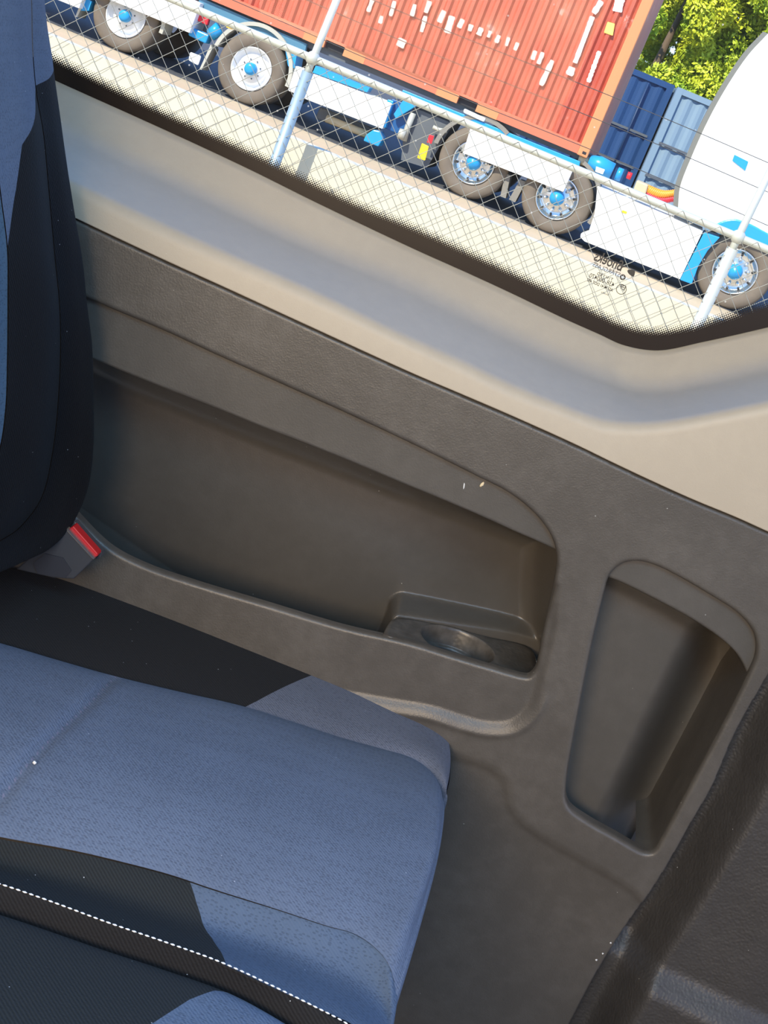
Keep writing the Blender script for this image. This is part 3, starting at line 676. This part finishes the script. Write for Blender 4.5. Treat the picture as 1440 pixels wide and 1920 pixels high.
def lathe(name, prof, cs, ch_, parent, m, n=64):
    """prof: list of (radius, depth y)"""
    ths = np.linspace(0, 2*math.pi, n, endpoint=False); A = np.zeros((n, len(prof), 3))
    for j, (r_, y_) in enumerate(prof):
        A[:, j, 0] = cs+np.cos(ths)*r_; A[:, j, 1] = y_; A[:, j, 2] = ch_+np.sin(ths)*r_
    M3 = np.array(TM.to_3x3()); A = A @ M3.T + np.array(TM.translation)
    return grid_np(name, A, m, parent, closed_u=True, flip=True)
def wheel(px, py, R_, parent, style, label, zc=None):
    s_, _ = T(px, py, .02); hz = R_ if zc is None else zc
    t_ = lathe('wheel', [(R_*.58, .10), (R_*.60, .03), (R_*.66, .005), (R_*.80, -.012), (R_*.93, .0), (R_*.985, .03), (R_, .07), (R_, .26), (R_*.97, .30), (R_*.6, .31), (R_*.58, .25)], s_, hz, parent, M_RUB)
    t_['label'] = label
    if style == 'white':
        lathe('rim', [(R_*.605, .02), (R_*.585, .0), (R_*.565, .02), (R_*.53, .09), (R_*.44, .10), (R_*.40, .07), (R_*.385, .035), (R_*.17, .03), (R_*.16, .02)], s_, hz, t_, M_RIMW)
        lathe('hub', [(R_*.18, .04), (R_*.175, -.03), (R_*.15, -.07), (R_*.07, -.085), (.001, -.085)], s_, hz, t_, M_BLUE)
        hub_nuts(s_, hz, R_*.27, .02, .012, t_, 8, M_GREY)
    else:
        lathe('rim', [(R_*.605, .02), (R_*.585, -.0), (R_*.56, .02), (R_*.52, .06), (R_*.48, .085), (R_*.30, .07), (R_*.20, .05)], s_, hz, t_, M_CHROME)
        lathe('hub', [(R_*.21, .06), (R_*.205, -.02), (R_*.17, -.06), (R_*.07, -.09), (.001, -.10)], s_, hz, t_, M_BLUE)
        hub_nuts(s_, hz, R_*.34, .045, .028, t_, 10, M_CHROME); hub_nuts(s_, hz, R_*.46, .06, .018, t_, 10, M_BLK)
    # inner twin tyre / axle stub
    lathe('inner_tyre', [(R_*.3, .34), (R_*.93, .34), (R_*.985, .37), (R_*.985, .58), (R_*.9, .62), (R_*.3, .62)], s_, hz, t_, M_RUB, 40)
    lathe('axle', [(.07, .2), (.07, 1.9), (.001, 1.9)], s_, hz, t_, M_GREY, 16)
    lathe('far_tyre', [(R_*.3, 1.9), (R_*.95, 1.9), (R_, 1.95), (R_, 2.3), (R_*.9, 2.35), (R_*.3, 2.35)], s_, hz, t_, M_RUB, 40)
    return s_, hz
def hub_nuts(cs, ch_, r_, y_, s_, parent, n, m):
    first = None
    for k in range(n):
        a = 2*math.pi*(k+.5)/n; loc = TM @ Vector((cs+r_*math.cos(a), y_, ch_+r_*math.sin(a)))
        if first is None:
            bm = bmesh.new(); bmesh.ops.create_icosphere(bm, subdivisions=2, radius=s_); first = bm_obj('wheel_nut', bm, m, parent, True); first.location = loc
        else:
            o = first.copy(); COL.objects.link(o); o.location = loc
def arch(name, cs, ch_, r0, r1, a0, a1, d0, d1, m, parent, n=28):
    pts = [(cs+r1*math.cos(R(a)), ch_+r1*math.sin(R(a))) for a in np.linspace(a0, a1, n)]+[(cs+r0*math.cos(R(a)), ch_+r0*math.sin(R(a))) for a in np.linspace(a1, a0, n)]
    return slab(name, pts, d0, d1, m, parent, 0, local=True)
w1 = wheel(232, 42, .50, trailer, 'white', 'left trailer wheel with white rim')
w2 = wheel(466, 143, .50, trailer, 'white', 'right trailer wheel with white rim under a cream mudguard')
sL = w2[0]-w1[0]
w3 = wheel(881, 322, .50, tractor, 'alloy', 'rear drive wheel with polished rim'); w4 = wheel(1040, 382, .50, tractor, 'alloy', 'front drive wheel with polished rim'); w5 = wheel(1371, 524, .52, tractor, 'alloy', 'steer wheel with polished rim under the blue arch')
arch('mudguard', w2[0], w2[1]+.03, .555, .61, 172, -6, -.03, .34, M_CREAM, trailer)
arch('mudguard', w1[0], w1[1]+.03, .555, .61, 172, -6, -.03, .34, M_CREAM, trailer)
for wk in (w1, w2):
    slab('mud_flap', [(wk[0]-.70, .22), (wk[0]-.67, .22), (wk[0]-.62, .55), (wk[0]-.66, .6)], -.01, .3, M_CREAM, trailer, local=True)
arch('mudguard', w3[0], w3[1]+.03, .56, .62, 178, 60, -.03, .34, mat('grey_mudguard', (.22, .20, .165), .6), tractor)
arch('mudguard', w4[0], w4[1]+.03, .545, .60, 75, -18, -.03, .34, bpy.data.materials['grey_mudguard'], tractor)
for a in ([(947,325),(957,329),(948,372),(938,368)], [(975,337),(986,341),(966,379),(954,374)]):
    slab('mud_flap', a, .05, .3, bpy.data.materials['grey_mudguard'], tractor)
# white panels
slab('side_panel', [(587,138),(735,194),(717,242),(570,185)], -.06, .5, M_WHITE, trailer, .012)
slab('side_panel', [(554,123),(571,128),(556,177),(539,170)], -.04, .05, M_WHITE, trailer, .02)
slab('side_panel', [(160,-85),(376,6),(355,62),(140,-28)], -.14, .4, M_WHITE, trailer, .012)
slab('side_panel', [(20,-95),(166,-36),(148,16),(3,-42)], -.14, .4, M_WHITE, trailer, .012)
slab('side_panel', [(883,237),(1075,317),(1056,360),(868,287)], -.10, .1, M_WHITE, tractor, .008)
skp = [(1120,349),(1318,434),(1275,524),(1096,453),(1088,445),(1089,438),(1104,433),(1115,400)]
slab('side_skirt', skp, -.08, .8, M_WHITE, tractor, .01)
slab('sticker', [(1167,394),(1176,397),(1174,401),(1165,398)], -.09, -.085, M_YEL, tractor)
slab('wheel_arch', [(1320,436),(1350,445),(1327,470),(1309,500),(1297,533),(1275,525)], -.09, .5, M_BLUE, tractor, .01)
slab('wheel_arch', spline([(1336,428),(1354,415),(1379,411),(1407,420),(1440,438),(1520,475),(1540,500),(1500,497),(1440,466),(1393,446),(1369,439),(1350,440)], closed=True, per=3).tolist(), -.12, .5, M_BLUE, tractor, .02)
cabp = spline([(1271,397),(1272,375),(1275,350),(1297,293),(1327,227),(1360,167),(1403,103),(1440,63)], per=4).tolist()+[(1500,0),(1620,-60),(1900,60),(1900,400),(1760,600),(1520,480),(1440,440),(1407,424),(1379,414),(1354,418),(1336,428)]
slab('cab_body', cabp, -.10, 2.35, M_WHITE, tractor, .03)
seal = spline([(1271,398),(1272,375),(1275,350),(1297,293),(1327,227),(1360,167),(1403,103),(1440,63)], per=4)
slab('cab_edge_seal', seal.tolist()+[(a-9, b-4) for a, b in seal[::-1]], -.04, 2.3, mat('grey_seal', (.16, .16, .14), .6), tractor)
slab('blue_decal', [(1377,290),(1403,303),(1397,320),(1373,301)], -.112, -.108, M_BLUE, tractor)
# chassis
slab('frame_rail', [(330,-40),(590,70),(1108,290),(1104,306),(585,92),(325,-15)], .10, .5, M_GREY, trailer)
slab('upper_rail', [(375,-5),(575,82),(572,96),(370,12)], .02, .1, M_TEAL, trailer)
slab('upper_rail', [(755,168),(1088,303),(1086,312),(752,180)], -.02, .1, M_BLUE, trailer, .008)
slab('blue_rail', [(592,123),(693,165),(688,173),(586,136)], -.03, .2, M_BLUE, trailer)
slab('crossmember', [(535,95),(556,104),(552,128),(540,124)], .0, .4, M_BLUE, trailer)
slab('crossmember', [(150,-6),(172,2),(166,20),(150,20)], .0, .4, M_BLUE, trailer)
slab('battery_box', [(735,185),(775,200),(755,255),(720,240)], .1, .9, mat('deep_blue_paint', (.01, .09, .26), .4), trailer, .01)
slab('landing_leg', [(727,186),(738,190),(722,240),(712,236)], -.03, .12, M_BLUE, trailer, .01)
slab('landing_foot', [(686,253),(700,243),(712,246),(718,260),(709,275),(681,264)], -.08, .2, M_BLUE, trailer, .015)
slab('landing_leg', [(757,186),(785,196),(742,222),(738,214)], -.02, .08, M_BLUE, trailer, .005)
slab('frame_side', [(762,196),(850,232),(800,315),(752,300)], .12, .9, M_GREY, tractor)
slab('battery_box', [(600,200),(700,240),(690,262),(590,222)], .3, .9, M_GREY, trailer, .02)
def ttube(name, pts, r_, m, parent, d=-.02, n=10):
    return tube(name, [TM @ Vector((T(a, b, d)[0], d, T(a, b, d)[1])) for a, b in pts], r_, m, parent, n)
ttube('air_tank', [(612,222),(660,241),(692,253)], .055, M_TAN, trailer, .2)
ttube('hydraulic_leg', [(775,212),(764,240),(757,264)], .045, M_CREAM, trailer, .05); ttube('hydraulic_leg', [(748,250),(760,254)], .075, M_CREAM, trailer, 0)
slab('warning_plate', [(791,268),(804,274),(797,301),(782,296)], -.06, -.05, M_YEL, tractor, .01)
slab('reflector', [(805,252),(814,255),(809,270),(800,267)], -.06, -.05, M_REDP, tractor, .005)
slab('marker_bar', [(870,203),(911,222),(907,229),(868,211)], -.06, .0, M_WHITE, trailer, .02)
ttube('exhaust_clamp', [(812,238),(822,243),(838,246)], .03, M_CREAM, tractor, 0)
slab('blue_valve_box', [(357,50),(392,66),(385,82),(352,66)], -.02, .2, M_BLUE, trailer, .02); ttube('air_coupling', [(395,66),(412,52)], .09, M_BLUE, trailer, .05)
slab('red_coupling', [(373,20),(392,33),(388,48),(368,38)], .0, .1, M_REDP, trailer, .02)
slab('marker_plate', [(356,97),(377,105),(371,123),(353,113)], -.03, .0, M_WHITE, trailer, .02)
slab('amber_lamp', [(426,45),(440,52),(436,56),(424,51)], -.03, .0, mat('amber', (.95, .5, .02), .3), trailer)
# coupling gear between the trailer nose and the cab
ttube('air_cylinder', [(1104,303),(1122,310),(1148,322)], [.10, .13, .12], M_BLUE, tractor, .1, 16)
ttube('air_cylinder', [(1085,298),(1104,304)], .07, M_TAN, tractor, .1, 12)
ttube('air_cylinder', [(1156,325),(1166,329)], .09, M_BLUE, tractor, .12, 12)
ttube('red_coupling', [(1176,328),(1184,331)], .05, M_REDP, tractor, .1, 10)
slab('blue_decal', [(1118,312),(1134,318),(1130,327),(1116,322)], -.05, -.04, M_WHITE, tractor)
slab('hose_block', [(1194,338),(1216,347),(1210,366),(1187,357)], .0, .3, M_TAN, tractor, .02)
def coil(name, pts, r_, rc, turns, m):
    q = spline([(*T(a, b, .1),) for a, b in pts], 200); out = []
    for i in range(200):
        a = 2*math.pi*turns*i/200; out.append(TM @ Vector((q[i][0]+rc*.2*math.cos(a), .1+rc*math.sin(a), q[i][1]+rc*math.cos(a))))
    tube(name, out, r_, m, tractor, 5)
coil('orange_hose', [(1212,354),(1240,364),(1268,362)], .022, .045, 16, M_ORANGE); coil('red_hose', [(1210,363),(1238,375),(1266,372)], .018, .04, 18, mat('red_hose', (.7, .03, .05), .4))

# ---- red shipping container
M_CONT = mat('red_container_paint', (.50, .085, .045), .5); v = objco(M_CONT)
nz = noise(M_CONT, v, 1.4, 6, .7); nz2 = noise(M_CONT, v, 7, 5, .7)
c = mixc(M_CONT, ramp(M_CONT, nz, [(.40, (0,)*3), (.70, (.6,)*3)]), (.43, .068, .038), (.54, .17, .095))
c = mixc(M_CONT, ramp(M_CONT, mth(M_CONT, 'MULTIPLY', nz, nz2), [(.34, (0,)*3), (.40, (.55,)*3)]), c, (.70, .48, .40)); L(M_CONT, c, BS(M_CONT).inputs['Base Color'])
M_CONTR = mat('faded_red_rail', (.60, .155, .08), .55); M_ENDP = mat('orange_corner_post', (.66, .25, .10), .5)
bl = T(1100, 297, -.05); s1 = bl[0]; hb = bl[1]; s0 = s1-12.19; ht = hb+2.59
cont = empty('shipping_container', TM @ Vector(((s0+s1)/2, 1.1, hb)), 'rusty red corrugated shipping container on the trailer', 'container')
slab('corner_post', [(s1-.15, hb), (s1, hb), (s1, ht), (s1-.15, ht)], -.05, .12, M_ENDP, cont, .012, local=True)
slab('corner_post', [(s0, hb), (s0+.15, hb), (s0+.15, ht), (s0, ht)], -.05, .12, M_ENDP, cont, .012, local=True)
slab('top_rail', [(s0+.15, ht-.1), (s1-.15, ht-.1), (s1-.15, ht), (s0+.15, ht)], -.045, .05, M_CONTR, cont, local=True)
fp1 = T(608, 84, -.04)[0]; fp1b = T(645, 96, -.04)[0]; fp2 = T(858, 188, -.04)[0]; fp2b = T(893, 203, -.04)[0]
for a, b_ in ((s0+.15, fp1), (fp1b, fp2), (fp2b, s1-.15)):
    slab('bottom_rail', [(a, hb+.01), (b_, hb+.01), (b_, hb+.155), (a, hb+.155)], -.045, .05, M_CONTR, cont, local=True)
slab('bottom_rail', [(fp1, hb+.12), (fp2b, hb+.12), (fp2b, hb+.155), (fp1, hb+.155)], -.045, .05, M_CONTR, cont, local=True)
for a, b_ in ((fp1, fp1b), (fp2, fp2b)):
    slab('fork_pocket', [(a, hb+.01), (b_, hb+.01), (b_, hb+.125), (a, hb+.125)], .04, .3, M_BLK, cont, local=True)
    slab('fork_plate', [(b_, hb+.005), (b_+.32, hb+.005), (b_+.32, hb+.12), (b_, hb+.12)], -.05, -.045, M_ENDP, cont, local=True)
    slab('fork_plate', [(a-.32, hb+.005), (a, hb+.005), (a, hb+.12), (a-.32, hb+.12)], -.05, -.045, M_ENDP, cont, local=True)
pitch = .155; xs = []; ys = []; x = s0+.15
while x < s1-.15:
    for fx, y_ in ((0, -.03), (.30, -.03), (.5, .012), (.80, .012)):
        if x+fx*pitch < s1-.15: xs.append(x+fx*pitch); ys.append(y_)
    x += pitch
xs.append(s1-.15); ys.append(-.03); xs = np.array(xs); ys = np.array(ys)
A = np.zeros((len(xs), 2, 3)); A[..., 0] = xs[:, None]; A[..., 1] = ys[:, None]; A[:, 0, 2] = hb+.15; A[:, 1, 2] = ht-.09
A = A @ np.array(TM.to_3x3()).T+np.array(TM.translation)
o = grid_np('corrugated_side', A, M_CONT, cont, flip=True)
for p in o.data.polygons: p.use_smooth = False
slab('end_wall', [(s1-.01, hb), (s1, hb), (s1, ht), (s1-.01, ht)], .12, 2.40, M_CONT, cont, local=True)
slab('rear_shell', [(s0, hb+.05), (s1-.02, hb+.05), (s1-.02, ht), (s0, ht)], .15, 2.44, M_CONT, cont, local=True)
# white painted markings, worn into short strokes down the ridges
M_MARK = mat('white_marking', (.85, .84, .80), .5); M_STK = mat('yellow_sticker', (.85, .60, .15), .5)
M_WORN = mat('worn_marking', (.74, .50, .42), .6)
def stroke(a, b, wd, n, name='painted_marking', m=M_MARK):
    pa, pb = T(*a, -.034), T(*b, -.034); dx, dz = pb[0]-pa[0], pb[1]-pa[1]
    ln = math.hypot(dx, dz); ux, uz = dx/ln, dz/ln; left, right = [], []
    for i in range(n*4+1):
        t_ = ln*i/(n*4); j = wd*(.5+random.uniform(-.09, .09)) if i % 4 else wd*.42
        left.append((pa[0]+ux*t_-uz*j, pa[1]+uz*t_+ux*j)); right.append((pa[0]+ux*t_+uz*j, pa[1]+uz*t_-ux*j))
    slab(name, left+right[::-1], -.034, -.030, m, cont, local=True)
stroke((1128,2), (1113,25), .075, 2); stroke((1111,31), (1078,118), .065, 9); stroke((1073,126), (1067,141), .10, 2); stroke((1124,96), (1103,154), .06, 7); stroke((1163,-4), (1157,22), .14, 3)
slab('hazard_sticker', [(1139,40),(1153,44),(1149,67),(1132,61)], -.036, -.030, M_STK, cont, .01)
for a, b_, wd in (((806,2),(798,24),.07), ((833,20),(823,42),.08), ((848,30),(838,62),.09), ((868,36),(860,52),.07), ((884,46),(880,58),.07), ((903,52),(897,66),.08), ((920,58),(915,70),.05), ((936,66),(930,80),.06), ((954,70),(949,86),.05), ((971,80),(965,94),.06), ((756,73),(749,88),.13), ((1004,95),(998,112),.06), ((1018,98),(1009,120),.06), ((1036,113),(1014,160),.07), ((778,8),(772,30),.06), ((798,30),(790,60),.06), ((716,30),(712,44),.06), ((700,-5),(690,22),.06), ((740,2),(732,30),.06)):
    stroke(a, b_, wd, 2, 'worn_marking', M_WORN)
slab('corner_casting_hole', [(1093,283),(1100,286),(1098,291),(1091,288)], -.052, -.04, M_BLK, cont)

# ---- containers and trees behind
M_SHADED_BLUE = mat('shaded_blue_paint', (.012, .055, .16), .5); M_LBLUE = mat('grey_blue_container_paint', (.22, .31, .38), .5)  # darker blue has the shade on that container's face put into its paint
YB = 34.0
def back_container(name, px_l, px_r, py_top, Yb, m, label, depth=2.4):
    a = P(px_l, py_top, Yb); xl = a.x; b_ = P(px_r, py_top, Yb); xr = b_.x; zt2 = a.z
    e = empty(name, ((xl+xr)/2, Yb, 0), label, 'container')
    n = int((xr-xl)/.28); xs = []; ys = []
    for i in range(n*4+1): xs.append(xl+(xr-xl)*i/(n*4)); ys.append(Yb+(.0 if (i % 4) < 2 else .035))
    A = np.zeros((len(xs), 2, 3)); A[..., 0] = np.array(xs)[:, None]; A[..., 1] = np.array(ys)[:, None]; A[:, 0, 2] = .15; A[:, 1, 2] = zt2-.12
    o = grid_np('corrugated_side', A, m, e, flip=True)
    for p in o.data.polygons: p.use_smooth = False
    bm = bmesh.new()
    for zc, hh in ((zt2-.06, .12), (.12, .16)): box_bm(bm, ((xl+xr)/2, Yb+.03, zc), (xr-xl, .12, hh))
    for xc in (xl+.06, xr-.06): box_bm(bm, (xc, Yb+.03, zt2/2), (.14, .13, zt2-.02))
    bm_obj('frame', bm, m, e)
    bm = bmesh.new(); box_bm(bm, ((xl+xr)/2, Yb+.1+depth/2, zt2/2), (xr-xl-.02, depth, zt2-.06)); bm_obj('shell', bm, m, e)
    for xc in (xl+(xr-xl)*.45, xl+(xr-xl)*.55, xl+(xr-xl)*.8):
        tube('locking_bar', [(xc, Yb-.05, .2), (xc, Yb-.05, zt2-.15)], .022, mat('bar_'+name, tuple(x*.6 for x in m.node_tree.nodes['Principled BSDF'].inputs[0].default_value[:3]), .5), e)
    for zc in (.55*zt2, .28*zt2):
        bm = bmesh.new(); box_bm(bm, ((xl+xr)/2, Yb-.04, zc), (xr-xl-.2, .03, .05)); bm_obj('door_bar', bm, M_GREY, e)
    return e
back_container('shipping_container', 1050, 1304, 71, YB+.4, M_SHADED_BLUE, 'dark blue container, shade painted into its face, in the gap right of the red container')
back_container('shipping_container', 1272, 1500, 163, YB-.2, M_LBLUE, 'pale grey-blue container beside the white truck cab')
M_LEAF = mat('sunlit_foliage', (.30, .36, .02), .6); v = objco(M_LEAF)
L(M_LEAF, mixc(M_LEAF, ramp(M_LEAF, noise(M_LEAF, v, .9, 4), [(.35, (0,)*3), (.6, (1,)*3)]), (.26, .40, .015), (.60, .60, .02)), BS(M_LEAF).inputs['Base Color'])
M_BARK = mat('bark', (.12, .08, .05), .9)
def tree(x, y, h_, rad_, label, n=9000, seed=0):
    rg = np.random.default_rng(seed); e = empty('tree', (x, y, 0), label, 'tree')
    tube('trunk', [(x, y, 0), (x, y, h_*.35), (x+.1, y, h_*.7)], [.16, .12, .05], M_BARK, e, 8)
    # clumps arranged over a tapering crown, leaves scattered on each clump
    nc = 70; cz = rg.uniform(.08, 1, nc); cr_ = rad_*np.sqrt(np.maximum(1-((cz-.35)/.66)**2, .02)); ca = rg.uniform(0, 2*math.pi, nc)
    cen = np.stack([x+np.cos(ca)*cr_*.75, y+np.sin(ca)*cr_*.75, cz*h_], 1); crad = rg.uniform(.35, .62, nc)*rad_*.5
    k = rg.integers(0, nc, n); d = rg.normal(size=(n, 3)); d /= np.linalg.norm(d, axis=1, keepdims=True); p = cen[k]+d*(crad[k]*rg.uniform(.75, 1.05, n))[:, None]
    u = rg.normal(size=(n, 3))+d*.2; u /= np.linalg.norm(u, axis=1, keepdims=True); w_ = np.cross(u, d+rg.normal(size=(n, 3))*.5); w_ /= np.linalg.norm(w_, axis=1, keepdims=True)
    s_ = rg.uniform(.045, .09, n)[:, None]; V = np.stack([p-u*s_, p+w_*s_*.45, p+u*s_, p-w_*s_*.45], 1).reshape(-1, 3); Fq = np.arange(n*4).reshape(n, 4)
    mesh_np('foliage', V, Fq, M_LEAF, e, False)['kind'] = 'stuff'
for (px, Yt, h_, rd, lb, sd_) in ((1225, 41, 7.0, 1.7, 'yellow-green tree right next to the red container', 1), (1320, 42.5, 8, 2.0, 'yellow-green tree above the dark blue container', 2), (1395, 41, 7.5, 1.8, 'yellow-green tree above the pale container', 3), (1470, 43, 8, 2.1, 'green tree rising behind the white truck cab', 4), (1270, 45, 8, 2.2, 'deeper green tree showing between the nearer trees', 5)):
    tree(P(px, 130, Yt).x, Yt, h_, rd, lb, 42000, sd_)

# ---- low wall and chain-link fence
FM = Matrix.Translation((0, 6.9, 0)) @ Matrix.Rotation(YAW, 4, 'Z'); FMI = FM.inverted()
def FT(px, py, d=0.0):
    o = FMI @ EYE; r = FMI.to_3x3() @ ray(px, py); t_ = (d-o.y)/r.y; p = o+r*t_; return p
M_WALLW = mat('whitewashed_wall', (.60, .57, .47), .9); v = objco(M_WALLW)
L(M_WALLW, mixc(M_WALLW, noise(M_WALLW, v, 5, 5), (.56, .49, .34), (.68, .61, .45)), BS(M_WALLW).inputs['Base Color'])
DW = .18; zw = FT(960, 434, DW).z
bm = bmesh.new(); box_bm(bm, (0, DW+.05, zw/2), (16, .1, zw), FM); wl = bm_obj('low_wall', bm, M_WALLW); tag(wl, 'low pale concrete wall behind the chain-link fence', 'wall')
fence = empty('chain_link_fence', FM @ Vector((0, 0, 0)), 'chain-link fence with pale posts, top rail and barbed wire strands in front of the truck', 'fence')
M_GALV = mat('galvanised_steel', (.55, .53, .43), .45, .3); M_WIRE = mat('galvanised_wire', (.30, .28, .22), .5, .3); M_STRAND = mat('weathered_wire', (.06, .055, .05), .6, .3); M_POSTG = mat('grey_post', (.28, .36, .40), .5, .3)
ra = FT(650, 130); rb = FT(1173, 362); zr = (ra.z+rb.z)/2
tube('top_rail', [FM @ Vector((x, 0, zr)) for x in (-7, 0, 7)], .017, M_GALV, fence, 12)
for (b0, b1, t1) in (((577,135),(525,296),(632,0)), ((1374,466),(1318,596),(1440,330))):
    pb = FT(*b1); pt = FT(*b0); sx_ = pt.x; q = FT(*t1)
    tube('post', [FM @ Vector((sx_, 0, .0)), FM @ Vector((sx_, 0, pt.z))], .026, M_POSTG if b0[0] < 800 else M_GALV, fence, 14)
    k = (q-pt); tube('post_arm', [FM @ Vector((sx_, 0, pt.z-.02)), FM @ Vector((sx_+.0, 0, pt.z+.03)), FM @ (Vector((sx_, 0, pt.z+.03))+Vector((k.x*1.5, .0, k.z*1.5)))], .017, M_GALV, fence, 10)
    bmx = bmesh.new(); bmesh.ops.create_uvsphere(bmx, u_segments=16, v_segments=10, radius=.032); bmx.transform(FM @ Matrix.Translation((sx_, 0, zr))); bm_obj('rail_clamp', bmx, M_GALV, fence, True)
for xp in (-5.6, 5.4):
    tube('post', [FM @ Vector((xp, 0, 0)), FM @ Vector((xp, 0, zr))], .026, M_GALV, fence, 14)
for (a, b_) in (((960,100),(1240,222)), ((960,158),(1227,267)), ((960,217),(1193,317))):
    p, q = FT(*a), FT(*b_); z_ = (p.z+q.z)/2; pts = []
    for i in range(60):
        x = -4+8*i/59; pts.append(FM @ Vector((x, .0, z_-.012*math.sin((x+4)*math.pi/2.2)**2)))
    o = tube('wire_strand', pts, .0017, M_STRAND, fence, 5)
    for i in range(40):
        pass
# mesh of crossing wires
V, Fq = [], []; cell = .086; z0, z1 = .55, zr+.012
def addw(p, q, r_=.0015):
    global V, Fq
    v, f = tube_np([p, q], r_, 4); o0 = len(V); V += v; Fq += [tuple(o0+i for i in g_) for g_ in f]
nn = int((z1-z0)/(cell/2)); x = -3.6; wv_ = cell/2
zz = [z1-i*wv_ for i in range(nn+1)]
for i in range(int(7.2/wv_)):
    xx = x+i*wv_
    for j in range(nn):
        a = xx+wv_*((j+i) % 2); b_ = xx+wv_*((j+i+1) % 2)
        ja = math.sin(i*1.7+j*.6)*.0015; jb = math.sin(i*1.7+(j+1)*.6)*.0015; wob = .010*math.sin(xx*1.9)+.006*math.sin(zz[j]*5+xx); y_ = .002*(1 if (i+j) % 2 else -1)
        addw(FM @ Vector((a+ja, -.019+y_+wob*.3, zz[j])), FM @ Vector((b_+jb, -.019-y_+wob*.3, zz[j+1])))
mesh_np('wire_mesh', [tuple(v) for v in V], Fq, M_WIRE, fence)['kind'] = 'stuff'
